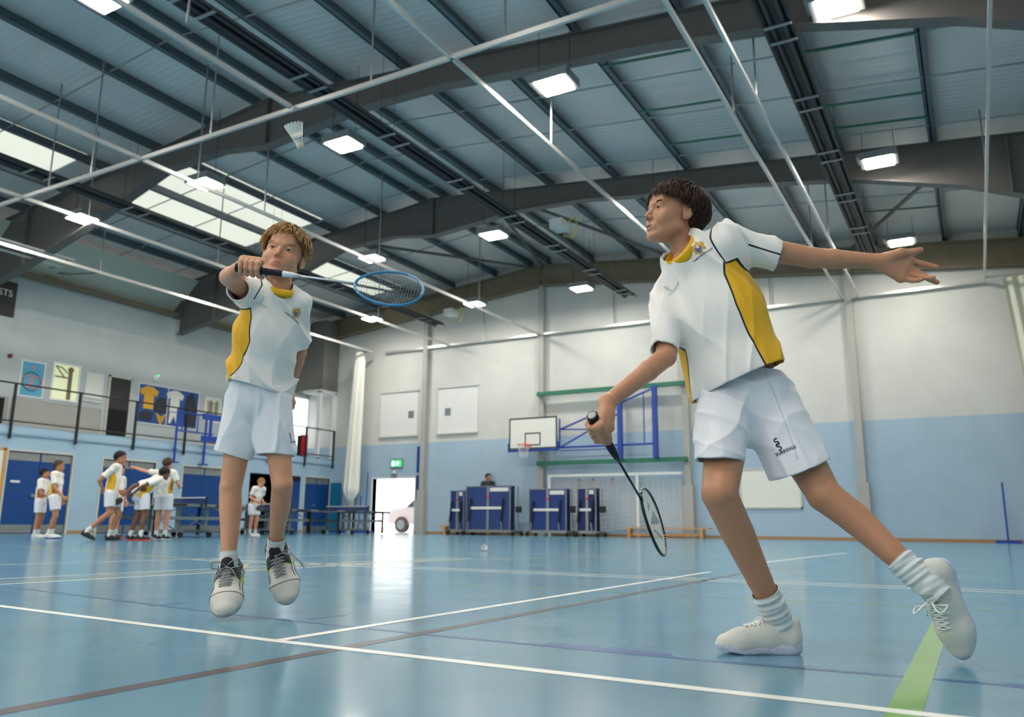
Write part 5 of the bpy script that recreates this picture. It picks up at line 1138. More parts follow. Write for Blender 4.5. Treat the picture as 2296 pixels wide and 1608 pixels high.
# ======== taller dark-haired boy on the right
def boy_right():
    base=pl(1745,1468,2,0); P=thing('person','dark-haired boy lunging in the right foreground, one arm stretched out behind him','person',(base[0],base[1],0))
    skin=skinmat('skin_tan',c8(192,136,102),c8(164,96,86)); s=.9
    SA,SB=HP(1503,648,2.54),HP(1637,545,2.42); N_=HP(1548,572,2.48)
    EB,WB=HP(1820,578,2.40),HP(1966,586,2.38)
    EA,WA=HP(1493,800,2.42),HP(1362,903,2.27)
    # head
    F_=D3(-.93,.14,.33); U_=D3(.06,1,0); M4=frameM((0,0,0),None,F_,U_); ear=xf(M4,[(-.0725,-.006,-.004)],s)[0]; M4[:3,3]=HP(1538,476,2.42)-ear
    Vh,Fh,lm=build_head(M4,s,.0021,.0035,1.0,neck_to=HP(1547,592,2.49),neck_r=.040,neck_r2=.039)
    parts=[(Vh,Fh)]
    # torso core, hidden under the cloth
    HC=HP(1668,860,2.5); g=SDF(np.minimum(HC,N_)-.25,np.maximum(HC,N_)+.25,.008); g.cone(HP(1570,610,2.49),HP(1655,830,2.5),.085,.085,.03,n=D3(-.574,0,.819),q=1.2); g.cone(N_,SA,.04,.04,.03); g.cone(N_,SB,.04,.04,.03); parts.append(g.mesh())
    g=SDF(np.minimum.reduce([SB,EB,WB])-.12,np.maximum.reduce([SB,EB,WB])+.26,.0028); arm_sdf(g,SB,EB,WB,(.041,.036,.0315,.030,.0225),.008)
    open_hand(g,WB+D3(1,-.1,0)*.012,D3(.93,-.33,.05),D3(.33,.93,.1),D3(0,.05,-1),1.04,curl=((.5,.55,.3),(.35,.45,.25),(.12,.12,.1),(.02,.05,.05)),spread=(-.05,-.10,-.30,.03),thumb=((.93,.42,.1),(.86,.62,0)))
    parts.append(g.mesh())
    # racket arm and gripping hand
    bA=HP(1327,931,2.19); bd=unit(HP(1491,1211,2.70)-bA)
    g=SDF(np.minimum.reduce([SA,EA,WA,bA])-.12,np.maximum.reduce([SA,EA,WA,bA])+.12,.0028); arm_sdf(g,SA,EA,WA,(.041,.036,.031,.030,.0215),.008)
    e0=D3(-.35,.1,.85); wrap=D3(-1,-.2,-.3); ax=bd; ee=unit(e0-ax*(e0@ax)); sg=1 if np.cross(ax,ee)@wrap>0 else -1
    grip_hand(g,WA,bA+bd*.002,bA+bd*.1,e0,sg,L=.078,s=.95); parts.append(g.mesh())
    # legs
    HA,KA=HP(1640,890,2.50),HP(1613,1108,2.29); HB,KB=HP(1722,890,2.50),HP(1848,1110,2.36)
    hA=pl(1797,1466,2,0); tA=pl(1602,1464,2,0); LA=np.linalg.norm(tA-hA)+.0; fA=unit(tA-hA); MA=frameM(hA,None,fA,ZV); MSA=MA.copy(); MSA[:3,0]=MA[:3,1]; MSA[:3,1]=-MA[:3,0]
    tB=pl(2172,1487,2,0)+ZV*.012; LB=.268; fB=D3(.20,-.97,.0); hB=tB-fB*LB; MB4=frameM(hB,None,fB,D3(-.80,-.1,.62)); MSB=MB4.copy(); MSB[:3,0]=MB4[:3,1]; MSB[:3,1]=-MB4[:3,0]
    AA=xf(MSA,[(.058,0,.085)],LA/.25)[0]; AB=xf(MSB,[(.056,0,.085)],LB/.25)[0]; ua=unit(AA-KA); ub=unit(AB-KB)
    g=SDF(np.minimum.reduce([HA,KA,AA,HB,KB,AB])-.1,np.maximum.reduce([HA,KA,AA,HB,KB,AB])+.1,.0042)
    leg_sdf(g,HA,KA,AA,(.066,.057,.0500,.0460,.029),D3(-.3,.1,.9)); leg_sdf(g,HB,KB,AB,(.066,.056,.0490,.0440,.029),D3(-.6,-.35,.6),cb=.013); LV,LF=g.mesh(); parts.append((smoothV(LV,LF,6,.5),LF))
    V,F=merge(parts); body=sm(mkobj('body',V,F,skin,P)); attr(body,'lip',np.r_[lm,np.zeros(len(V)-len(lm))])
    eyes(M4,s,body,(-.08,.95,-.02)); hm=hairmat('hair_dark',c8(22,14,12),c8(92,58,42)); brows(M4,s,body,hm)
    st=dict(cap=.014,line=([-1,-.5,-.2,.0,.15,.35,.6,.85,1],[-.95,-.95,-.72,-.30,-.05,.15,.38,.46,.5]),len=lambda d:.045 if d[2]<0 else (.072 if d[1]>.1 else .075),lift=lambda d:.018 if d[2]>.2 else .014,
        flow=lambda d,r:unit(d-np.array([0,-.45,.8])*(d@np.array([0,-.45,.8])) )+r.normal(size=3)*.13+(np.array([-.75,.1,-.25]) if d[1]>.25 else 0),grav=(0,0,-.6),hug=.92,r=.0012,nz=.012)
    hair(M4,s,body,st,hm,5600,11)
    # shirt
    lf,fw=D3(.82,0,.57),D3(-.574,0,.819); T=HP(1556,566,2.48); HM=HP(1655,862,2.48)
    cB=HP(1745,572,2.41); cA=HP(1488,786,2.43)
    def bld(g):
        g.chain([HP(1572,606,2.48),HP(1607,705,2.48),HP(1652,850,2.47),HP(1676,925,2.47)],[.118,.148,.153,.150],.03,n=fw,q=1.38)
        g.cone(N_+ZV*.0,SA+D3(.2,0,0)*.02,.056,.058,.05); g.cone(N_,SB,.056,.060,.05)
        g.cone(SB,cB+unit(cB-SB)*.04,.066,.046,.028); g.cone(SA,cA+unit(cA-SA)*.04,.058,.048,.028)
    hemn=unit(HM-T); hem=HP(1655,858,2.48); hn=unit(HP(1652,870,2.48)-HP(1642,846,2.48)+RV*.0)
    lo=np.minimum.reduce([SA,SB,cA,cB,HM])-.17; hi=np.maximum.reduce([SA,SB,cA,cB,HM])+.17; hi[2]=max(hi[2],1.5)
    def mask(c,n): return (c,n)
    box=lambda c,r:(np.asarray(c)-r,np.asarray(c)+r)
    nk=HP(1537,566,2.43); 
    cuts=[(HP(1655,858,2.48),unit(D3(.385,-.92,.06)),lo,np.array([hi[0],hi[1],HP(1655,800,2.48)[2]])),
          (cB,unit(cB-SB),*box(cB+unit(cB-SB)*.06,.105)),(cA,unit(cA-SA),*box(cA+unit(cA-SA)*.06,.075))]
    def bld2(g):
        bld(g); 
    fo=noise_folds(5,1.35,1,[(D3(.93,.35,0),34,.0060),(D3(.8,.1,.5),62,.0028),(D3(.5,.8,.2),24,.0040)])
    tl=np.linalg.norm(HM-T)
    cc=HP(1529,564,2.462); ca=D3(-.74,.62,.20)
    def post(g): g.cone(cc-ca*.035,cc+ca*.10,.050,.062,.003,op='s'); g.cone(cc+fw*.022-ca*.03,cc+fw*.03+ca*.10,.036,.05,.003,op='s')
    so,SV,SF=shirt(P,lo,hi,.0036,bld,cuts+[],(T,HM,lf,fw),dict(t=[.035+.05,.12,.22,tl*.95],half=[.50,.62,.70,.58],cen=[.05,.02,.0,.02],seam0=.084,seam1=.100,arm=.145,sl=.045,tneg=.16),[(SB,cB,-.016,TV),(SA,cA,.005,TV)],None,fo,post=post)
    so['label']='white school sports shirt with yellow side panels and black piping'
    tree=bvh(SV,SF)
    # collar band
    cx=unit(np.cross(ca,fw)); cy=np.cross(ca,cx); rings=[]
    cf=HP(1499,590,2.43); 
    for (r,dz) in ((.0550,-.014),(.0590,-.002),(.0588,.010),(.0560,.019),(.0540,.015),(.0535,-.008)):
        rr=[]
        for a in np.linspace(0,2*math.pi,49)[:-1]:
            v=cx*math.cos(a)+cy*math.sin(a); f=max(0,v@fw); rr.append(cc+v*r*(1+.12*f)+ca*(dz-.018*f**1.5))
        rings.append(rr)
    MB().loft(rings,cap=False,closed=True).build('collar','yellow',so,smooth=True)
    m=surfM(tree,1566,557,.52); 
    if m is not None: crest(so,m,tree,1.0,'HAMPTON SCHOOL')
    m=surfM(tree,1497,648,.75)
    if m is not None: maker_logo(so,m,tree,1.0,'faint')
    # shorts
    hmA,hmB=HP(1613,1034,2.34),HP(1795,1052,2.40)
    g=SDF(np.minimum.reduce([HA,HB,hmA,hmB])-.2,np.maximum.reduce([HA,HB,hmA,hmB])+.2,.0036)
    g.cone(HP(1650,840,2.5),HP(1668,885,2.49),.118,.122,.03,n=fw,q=1.25)
    g.cone(HP(1628,895,2.49),hmA+unit(hmA-HA)*.06,.092,.068,.03); g.cone(HP(1712,890,2.49),hmB+unit(hmB-HB)*.06,.098,.092,.03); g.cone(HP(1668,930,2.46),HP(1668,975,2.44),.07,.04,.03)
    g.shell(.009); md=(HA+HB)/2
    nA=unit(hmA-HA)*1.; nA=unit(D3(-.03,-1,.05)); nB=unit(D3(.38,-.92,-.02)); 
    sep=HP(1690,1060,2.40)
    lo=np.array(g.lo); hi=np.array(g.lo+g.h*g.n)
    # cut legs separately with a slanted divider
    X,Y,Z=g.ax[0][:,None,None],g.ax[1][None,:,None],g.ax[2][None,None,:]; dv=unit(RV); side=(X-sep[0])*dv[0]+(Y-sep[1])*dv[1]+0*Z
    da=(X-hmA[0])*nA[0]+(Y-hmA[1])*nA[1]+(Z-hmA[2])*nA[2]; db=(X-hmB[0])*nB[0]+(Y-hmB[1])*nB[1]+(Z-hmB[2])*nB[2]
    g.D=np.maximum(g.D,np.where(side<0,da,db).astype(np.float32)); top=HP(1650,835,2.5); g.cut(top,(0,0,1))
    V,F=g.mesh(); V=smoothV(V,F,1,.4); N=g.grad(V)
    fo=noise_folds(9,1.,1,[(D3(.35,.95,0),40,.0030),(D3(.9,.2,.2),52,.0030),(D3(.8,-.5,.3),30,.0034)]); V=V+N*fo(V,0,0,0)[:,None]
    sh=sm(mkobj('shorts',V,F,SHORTS,P)); tr=bvh(V,F); sh['label']='white sports shorts with a black maker mark on one leg'
    m=surfM(tr,1744,997,.30)
    if m is not None: maker_logo(sh,m,tr,1.25)
    # seams: thin raised piping along the side of the shorts leg
    def seam(pts):
        out=[]
        for px,py in pts:
            hh=tr.ray_cast(Vector(CO),Vector(unit(ray(px,py))))
            if hh[0] is not None: out.append(np.array(hh[0])-unit(ray(px,py))*.0005)
        if len(out)>2: MB().path(out,.0011,5).build('seam','seamgrey',sh,smooth=True)
    seam([(1716+ (1788-1716)*t+ 4*math.sin(t*3),838+(1030-838)*t) for t in np.linspace(0,1,22)])
    # socks and shoes
    w=mat('sock_white',c8(226,228,226),.85,bump=(500,.5))
    sock(P,[AA-ua*.105,AA-ua*.06,AA-ua*.02,AA+ua*.035],[.0385,.0405,.0395,.034],w,wr=.0030,seed=1)
    sock(P,[AB-ub*.10,AB-ub*.06,AB-ub*.02,AB+ub*.035],[.0375,.0395,.0385,.033],w,wr=.0030,seed=4)
    cols=dict(upper=mat('mesh_upper_white',c8(238,234,222),.7,bump=(420,.7)),sole=mat('sole_lilac',c8(212,212,228),.55,bump=(260,.6)),tongue=mat('tongue_mesh',c8(212,220,208),.8,bump=(500,.6)),lace=mat('lace_white',c8(236,236,228),.7))
    shoe(P,MSA,LA,cols,'off-white running shoe flat on the floor'); shoe(P,MSB,LB,cols,'off-white running shoe on its toe tip',lace='bow')
    # racket (held, a thing of its own)
    wv=D3(.05,.77,-.64); bl=mat('racket_black',c8(18,20,22),.25)
    racket(bA,bd,np.cross(wv,bd),dict(grip=mat('grip_black',c8(14,16,20),.7,bump=(200,.5)),cone=bl,shaft=bl,frame=mat('frame_black',c8(24,30,34),.2),string=mat('string_clear',c8(215,220,215),.4)),'black badminton racket held low by the dark-haired boy',bA,True)
M['yellow']=mat('collar_yellow',c8(240,180,10),.7,bump=(300,.3)); M['seamgrey']=mat('seam_grey',c8(190,198,212),.7)
boy_right()
# ======== fair-haired boy on the left
def boy_left():
    base=pl(540,1385,2,0); P=thing('person','fair-haired boy on tiptoe looking up, swinging a blue racket in front of his chest','person',(base[0],base[1],0))
    skin=skinmat('skin_fair',c8(206,148,114),c8(186,104,94)); s=1.04
    SA,SB=HP(558,656,3.22),HP(668,684,3.30); N_=HP(624,655,3.26); EA,WA=HP(514,622,3.03),HP(530,608,2.84); EB,WB=HP(671,790,3.38),HP(652,862,3.46)
    F_=D3(.13,.06,.98); U_=D3(.17,1,0); M4=frameM((0,0,0),None,F_,U_); em=xf(M4,[(0,.085,.0035)],s)[0]; M4[:3,3]=HP(629,557,3.16)-em
    Vh,Fh,lm=build_head(M4,s,.0023,0,1.02,neck_to=HP(624,672,3.25),neck_r=.042,neck_r2=.052); parts=[(Vh,Fh)]
    lf,fw=D3(.79,0,-.62),D3(.62,0,.79)
    g=SDF(HP(590,760,3.26)-.3,HP(590,760,3.26)+.35,.008); g.cone(HP(615,690,3.27),HP(590,850,3.3),.085,.09,.03,n=fw,q=1.2); g.cone(N_,SA,.04,.04,.03); g.cone(N_,SB,.04,.04,.03); parts.append(g.mesh())
    bA=HP(529,600,2.775); bd=unit(HP(945,655,2.80)-bA)
    g=SDF(np.minimum.reduce([SA,EA,WA,bA])-.13,np.maximum.reduce([SA,EA,WA,bA])+.14,.0028); arm_sdf(g,SA,EA,WA,(.042,.039,.036,.034,.024),.008); ax=bd; e0=D3(0,1,.25); ee=unit(e0-ax*(e0@ax)); sg=1 if np.cross(ax,ee)@TV>0 else -1
    grip_hand(g,WA,bA,bA+bd*.1,e0,sg,L=.080,s=1.0); parts.append(g.mesh())
    g=SDF(np.minimum.reduce([SB,EB,WB])-.12,np.maximum.reduce([SB,EB,WB])+.12,.0034); g.lo[2]-=0; arm_sdf(g,SB,EB,WB,(.040,.034,.030,.029,.021),.008); parts.append(g.mesh())
    g=SDF(WB-.2,WB+.1,.0034); open_hand(g,WB,D3(-.5,-.8,-.2),D3(.7,-.5,.3),D3(-.2,.2,-.9),.95,curl=((.4,.5,.4),)*4); g.cone(WB,WB+unit(EB-WB)*.03,.024,.024,.01); parts.append(g.mesh())
    # shoes first: they set the ankles
    f1=D3(.20,-.50,.84); t1=pl(501,1394,2,0)+ZV*.002-D3(0,.85,.5)*.006; L1=.285; h1=t1-f1*L1; m=frameM(h1,None,f1,D3(0,.85,.5)); MS1=m.copy(); MS1[:3,0]=m[:3,1]; MS1[:3,1]=-m[:3,0]
    f2=D3(.36,-.76,.55); t2=HP(650,1364,3.36); L2=.285; h2=t2-f2*L2; m=frameM(h2,None,f2,D3(-.05,.55,.8)); MS2=m.copy(); MS2[:3,0]=m[:3,1]; MS2[:3,1]=-m[:3,0]
    MS1[:3,1]*=1.15; MS2[:3,1]*=1.15
    A1=xf(MS1,[(.052,0,.085)],L1/.25)[0]; A2=xf(MS2,[(.052,0,.085)],L2/.25)[0]
    H1,K1,H2,K2=HP(553,890,3.30),HP(517,1095,3.26),HP(612,892,3.30),HP(633,1088,3.26)
    g=SDF(np.minimum.reduce([H1,K1,A1,H2,K2,A2])-.1,np.maximum.reduce([H1,K1,A1,H2,K2,A2])+.1,.0042)
    leg_sdf(g,H1,K1,A1,(.053,.048,.0435,.0425,.0260),TV,cb=.006); leg_sdf(g,H2,K2,A2,(.053,.047,.0415,.0400,.0255),TV,cb=.006); LV,LF=g.mesh(); parts.append((smoothV(LV,LF,6,.5),LF))
    V,F=merge(parts); body=sm(mkobj('body',V,F,skin,P)); attr(body,'lip',np.r_[lm,np.zeros(len(V)-len(lm))])
    eyes(M4,s,body,(.02,.97,.04),c8(110,85,60)); hm=hairmat('hair_blond',c8(128,88,42),c8(232,186,118)); brows(M4,s,body,hairmat('brow_fair',c8(150,105,70),c8(190,140,95)))
    st=dict(cap=.009,line=([-1,-.5,-.2,0,.15,.35,.6,.85,1],[-.7,-.6,-.34,-.10,.08,.22,.40,.48,.52]),len=lambda d:.022 if d[2]<.1 else (.036 if d[2]<.35 else .056),lift=lambda d:.010 if d[2]<.3 else .022,
        flow=lambda d,r:(np.array([0,.3,-.8]) if d[2]<.35 else np.array([1.6*(d[0]+.10),.75,.15]))+r.normal(size=3)*.13,grav=(0,0,-.45),hug=.78,r=.0012,nz=.01)
    hair(M4,s,body,st,hm,5200,5)
    T=HP(620,650,3.26); HM=HP(580,878,3.30); cA=HP(534,648,3.09); cB=HP(672,783,3.37)
    def bld(g):
        g.chain([HP(614,690,3.27),HP(602,760,3.28),HP(588,850,3.30),HP(577,930,3.30)],[.115,.142,.142,.140],.03,n=fw,q=1.32)
        g.cone(N_,SA,.052,.056,.05); g.cone(N_,SB,.052,.054,.05); g.cone(SA,cA+unit(cA-SA)*.04,.062,.0445,.03); g.cone(SB,cB+unit(cB-SB)*.04,.055,.040,.028)
    lo=np.minimum.reduce([SA,SB,cA,cB,HM])-.17; hi=np.maximum.reduce([SA,SB,cA,cB,HM])+.17
    box=lambda c,r:(np.asarray(c)-r,np.asarray(c)+r)
    cuts=[(HP(580,879,3.30),unit(D3(-.24,-.96,.1)),lo,np.array([hi[0],hi[1],HP(580,845,3.30)[2]])),(cA,unit(cA-SA),*box(cA+unit(cA-SA)*.075,.085)),(cB,unit(cB-SB),*box(cB+unit(cB-SB)*.06,.075))]
    fo=noise_folds(3,1.35,1,[(D3(.85,.5,0),34,.0058),(D3(.9,.2,.3),60,.0028),(D3(.6,.75,.2),22,.0040)]); tl=np.linalg.norm(HM-T)
    cc=HP(626,643,3.24); ca=D3(.05,1,.12)
    def post(g): g.cone(cc-ca*.02,cc+ca*.12,.054,.064,.003,op='s'); g.cone(cc+fw*.024-ca*.035,cc+fw*.035+ca*.10,.040,.055,.003,op='s')
    so,SV,SF=shirt(P,lo,hi,.0038,bld,cuts,(T,HM,lf,fw),dict(t=[.06,.14,.24,tl*.78,tl*.97],half=[.16,.52,.68,.38,.05],cen=[0,0,0,.1,.15],seam0=.080,seam1=.105,arm=.145,sl=.05,skip=1),[(SA,cA,.01,TV),(SB,cB,.0,TV)],None,fo,post=post)
    so['label']='white school sports shirt with a yellow side panel edged in black'; tree=bvh(SV,SF)
    cx=unit(np.cross(ca,fw)); cy=np.cross(ca,cx); rings=[]
    for (r,dz) in ((.0570,-.026),(.0610,-.014),(.0605,-.002),(.0575,.006),(.0550,.002),(.0550,-.014)):
        rr=[]
        for a in np.linspace(0,2*math.pi,49)[:-1]:
            v=cx*math.cos(a)+cy*math.sin(a); f=max(0,v@fw); rr.append(cc+v*r*(1+.16*f)+ca*(dz-.026*f**1.5))
        rings.append(rr)
    MB().loft(rings,cap=False,closed=True).build('collar','yellow',so,smooth=True)
    m=surfM(tree,663,703,-.35); 
    if m is not None: crest(so,m,tree,1.1,'HAMPTON SCHOOL')
    m=surfM(tree,588,672,-.45)
    if m is not None: maker_logo(so,m,tree,1.0,'faint')
    hm1,hm2=HP(523,1022,3.28),HP(617,1022,3.28)
    g=SDF(np.minimum.reduce([H1,H2,hm1,hm2])-.2,np.maximum.reduce([H1,H2,hm1,hm2])+.2,.0038)
    g.cone(HP(584,850,3.30),HP(582,900,3.30),.118,.122,.03,n=fw,q=1.3); g.cone(HP(552,900,3.30),hm1+unit(hm1-HP(552,900,3.3))*.06,.086,.075,.014); g.cone(HP(610,900,3.30),hm2+unit(hm2-HP(610,900,3.3))*.06,.086,.076,.014); g.cone(HP(580,930,3.29),HP(575,945,3.29),.06,.03,.02)
    g.shell(.009); X,Y,Z=g.ax[0][:,None,None],g.ax[1][None,:,None],g.ax[2][None,None,:]; sep=HP(570,1000,3.28); side=(X-sep[0])*RV[0]+(Y-sep[1])*RV[1]+0*Z; n1,n2=D3(-.05,-1,0)*1.,D3(.0,-1,.05)
    n1=unit(D3(-.28,-1,0)); da=(X-hm1[0])*n1[0]+(Y-hm1[1])*n1[1]+(Z-hm1[2])*n1[2]; db=(X-hm2[0])*n2[0]+(Y-hm2[1])*n2[1]+(Z-hm2[2])*n2[2]
    g.D=np.maximum(g.D,np.where(side<0,da,db).astype(np.float32)); g.cut(HP(584,848,3.3),(0,0,1)); V,F=g.mesh(); V=smoothV(V,F,1,.4); N=g.grad(V)
    fo=noise_folds(21,1.,1,[(D3(.95,.1,0),40,.0046),(D3(.8,.5,.2),28,.0042),(D3(.7,-.6,.2),24,.0036)]); V=V+N*fo(V,0,0,0)[:,None]; sh=sm(mkobj('shorts',V,F,SHORTS,P)); tr=bvh(V,F); sh['label']='plain white sports shorts with a black maker mark'
    m=surfM(tr,651,980,.25)
    if m is not None: maker_logo(sh,m,tr,1.0)
    w=mat('sock_short',c8(222,220,214),.85,bump=(500,.4)); u1=unit(A1-K1); u2=unit(A2-K2)
    sock(P,[A1-u1*.045,A1-u1*.01,A1+u1*.045],[.033,.0345,.034],w,wr=.0012,seed=6); sock(P,[A2-u2*.055,A2-u2*.01,A2+u2*.045],[.033,.0345,.034],w,wr=.0012,seed=7)
    up=bpy.data.materials.new('worn_upper'); up=clothmat('worn_upper',c8(212,206,196),c8(28,28,32),c8(178,214,40),.5); nt=up.node_tree
    cols=dict(upper=up,sole=mat('worn_sole',c8(190,184,172),.6,noise=(40,.25),bump=(200,.5)),tongue=mat('tongue_black',c8(34,34,38),.8),lace=mat('lace_grey',c8(150,150,146),.75),stitch=mat('seam_dark',c8(80,74,68),.8))
    shoe(P,MS1,L1,cols,'worn white trainer with black collar and lime flash, on its toe'); shoe(P,MS2,L2,cols,'worn white trainer lifted off the floor with loose laces',lace='loose')
    blf=mat('frame_blue',c8(40,130,180),.3); wh=mat('racket_white',c8(215,218,220),.3)
    racket(bA,bd,D3(.05,.62,.78),dict(grip=mat('grip_navy',c8(16,16,24),.75,bump=(200,.5)),cone=wh,shaft=wh,frame=blf,string=mat('string_grey',c8(120,135,140),.5)),'blue-framed badminton racket with white shaft held by the fair-haired boy',bA)
boy_left()
# ------------------------------------------------------------ people in the background
SK=dict(fair=skinmat('skin_bg_fair',c8(214,152,124),c8(190,110,100)),tan=skinmat('skin_bg_tan',c8(186,128,92),c8(160,96,84)),brown=skinmat('skin_bg_brown',c8(120,78,52),c8(110,66,56)))
HR=dict(dark=hairmat('hair_bg_dark',c8(16,12,11),c8(44,34,30)),brown=hairmat('hair_bg_brown',c8(70,48,34),c8(110,78,54)),blond=hairmat('hair_bg_blond',c8(150,108,58),c8(214,168,104)))
SOL=dict(white=mat('sole_white',c8(225,225,225),.6),orange=mat('sole_orange',c8(240,80,40),.6),blue=mat('sole_blue',c8(30,60,150),.6),black=mat('sole_black',c8(30,30,34),.6))
UP=dict(white=mat('bg_shoe_white',c8(215,215,212),.7),black=mat('bg_shoe_black',c8(34,34,38),.7)); TONG=mat('bg_tongue',c8(60,60,64),.8)
DARKSHIRT=clothmat('dark_shirt',c8(44,48,52),panel=c8(44,48,52))
BS=mat('sock_bg',c8(222,224,222),.85)
def kid(base,H,f,label,pose=None,skin='tan',hair_='dark',sole='white',upper='black',shirtm=None,head=None,lean=0.,leanside=0.,paddle=None,group=None,z0=0.,panel=1):
    k=H/1.5; fw=D3(*f); fw=unit(fw*np.array([1,1,0])); rt=np.cross(fw,ZV); B=np.array([base[0],base[1],z0])
    J=dict(hr=(.085,0,.80),hl=(-.085,0,.80),kr=(.085,.02,.44),kl=(-.085,.02,.44),ar=(.085,-.01,.085),al=(-.085,-.01,.085),tr=0.,tl=0.,er=(.215,-.01,.98),el=(-.215,-.01,.98),wr=(.22,.06,.77),wl=(-.22,.06,.77),fr=(0,1,0),fl=(0,1,0))
    if pose: J.update(pose)
    lx=np.array([leanside,math.sin(lean),math.cos(lean)]); lx=lx/np.linalg.norm(lx); hipc=np.array([0,0,.80])+np.array(J.get('hip',(0,0,0)))
    sh=lambda x:hipc+lx*.44+np.array([x,0,0])
    W=lambda p:B+k*(rt*p[0]+fw*p[1]+ZV*p[2])
    J.setdefault('sr',sh(.15)); J.setdefault('sl_',sh(-.15)); neck=hipc+lx*.46; hd=hipc+lx*.60+np.array(J.get('hd',(0,.02,0)))
    P=thing('person',label,'person',B,group)
    hf=np.array(head or (0,1,0),float); hfw=unit(rt*hf[0]+fw*hf[1]+ZV*hf[2]); hup=ZV*1.+hfw*(-.0)+(rt*lx[0]+fw*lx[1])*.4; M4=frameM(W(hd),None,hfw,hup); s=.93*k
    Vh,Fh,lm=build_head(M4,s,.0052,0,1.,neck_to=W(neck-lx*.03),neck_r=.042*k,neck_r2=.045*k); parts=[(Vh,Fh)]
    allp=[W(J[a]) for a in ('hr','hl','kr','kl','ar','al','er','el','wr','wl','sr','sl_')]+[W(neck)]
    g=SDF(np.min(allp,0)-.2,np.max(allp,0)+.2,.0085)
    g.cone(W(hipc+lx*.34),W(hipc+lx*.02),.10*k,.095*k,.03,n=fw,q=1.3)
    for a,b,c in (('hr','kr','ar'),('hl','kl','al')): leg_sdf(g,W(J[a]),W(J[b]),W(J[c]),(.07*k,.060*k,.052*k,.048*k,.030*k),fw,k=.012)
    for a,b,c,sd in (('sr','er','wr',1),('sl_','el','wl',-1)):
        S_,E,Wr=W(J[a]),W(J[b]),W(J[c]); arm_sdf(g,S_,E,Wr,(.042*k,.038*k,.033*k,.032*k,.023*k),.008); x=unit(Wr-E); y=unit(fw-x*(fw@x)) if abs(x@fw)<.9 else unit(ZV-x*(ZV@x)); open_hand(g,Wr,x,y,np.cross(x,y)*sd*-1*-1,.95*k,curl=((.5,.5,.4),)*4)
    V,F=g.mesh(); V=smoothV(V,F,2,.5); parts.append((V,F)); V,F=merge(parts); body=sm(mkobj('body',V,F,SK[skin],P)); attr(body,'lip',np.r_[lm,np.zeros(len(V)-len(lm))])
    st=dict(cap=.015,line=([-1,-.5,-.2,0,.15,.35,.6,.85,1],[-.9,-.85,-.6,-.3,-.05,.10,.30,.40,.45]),len=lambda d:.045,lift=lambda d:.016,flow=lambda d,r:np.array([.4*d[0],.3,-.3 if d[2]<.5 else .2])+r.normal(size=3)*.3,grav=(0,0,-.4),hug=.8,r=.004)
    hair(M4,s,body,st,HR[hair_],260,int(H*100),.006)
    T=W(hipc+lx*.47); HMp=hipc-lx*.03; HM=W(HMp); U_=unit(W(hipc+lx)-W(hipc)); el,er=W(J['el']),W(J['er']); sr,sl=W(J['sr']),W(J['sl_'])
    cr=sr*.28+er*.72; cl=sl*.28+el*.72
    def bld(g):
        g.chain([W(hipc+lx*.40),W(hipc+lx*.25),W(hipc-lx*.10)],[.118*k,.140*k,.148*k],.03,n=fw,q=1.35); 
        for S_,c,sd in ((sr,cr,1),(sl,cl,-1)): g.cone(W(neck),S_,.055*k,.056*k,.04); g.cone(S_,c+unit(c-S_)*.05,.060*k,.056*k,.02)
    lo=np.minimum.reduce([sr,sl,cr,cl,HM])-.2; hi=np.maximum.reduce([sr,sl,cr,cl,HM])+.2; bx=lambda c,r:(c-r,c+r)
    nd=-U_; zc=W(hipc+lx*.08)[2]
    post=lambda g:g.cone(W(neck-lx*.01),W(neck+lx*.15),.052*k,.06*k,.003,op='s')
    so,SV,SF=shirt(P,lo,hi,.0095,bld,[(HM,nd,lo,np.array([hi[0],hi[1],zc])),(cr,unit(cr-sr),*bx(cr+unit(cr-sr)*.08,.095)),(cl,unit(cl-sl),*bx(cl+unit(cl-sl)*.08,.095))],(T,HM,rt,fw),dict(t=[.11*k,.20*k,.33*k,.48*k],half=[.10*panel,.36*panel,.55*panel,.35*panel],cen=[0,0,0,0],seam0=.08*k,seam1=.11*k,arm=.14*k,sl=.03),[(sr,cr,9,fw),(sl,cl,9,fw)],None,noise_folds(int(H*77),1.,1,[(fw*.5+rt,30,.006),(U_*.5+rt*.5+fw,40,.004)]),shirtm,.014,post=post)
    rings=[]
    for (r,dz) in ((.054,-.016),(.056,-.002),(.052,.012),(.049,.0)):
        rings.append([T+(rt*math.cos(a)+fw*math.sin(a))*r*k*(1+.1*max(0,math.sin(a)))+U_*(dz-.02*max(0,math.sin(a))**1.5)*k-U_*.012 for a in np.linspace(0,2*math.pi,25)[:-1]])
    MB().loft(rings,cap=False,closed=True).build('collar','yellow' if shirtm is None else DARKSHIRT,so,smooth=True)
    g=SDF(np.min([W(J[a]) for a in ('hr','hl','kr','kl')],0)-.2,np.max([W(J[a]) for a in ('hr','hl','kr','kl')],0)+.3,.0095)
    g.cone(W(hipc+lx*.08),W(hipc),.118*k,.122*k,.02,n=fw,q=1.25); hs=[]
    for a,b in (('hr','kr'),('hl','kl')):
        h_,q_=W(J[a]),W(J[b]); e=h_*.30+q_*.70; g.cone(h_*.95+q_*.05,e+unit(q_-h_)*.06,.092*k,.086*k,.02); hs.append((e,unit(q_-h_)))
    g.shell(.014); g.cut(W(hipc+lx*.07),(0,0,1)); X,Y,Z=g.ax[0][:,None,None],g.ax[1][None,:,None],g.ax[2][None,None,:]
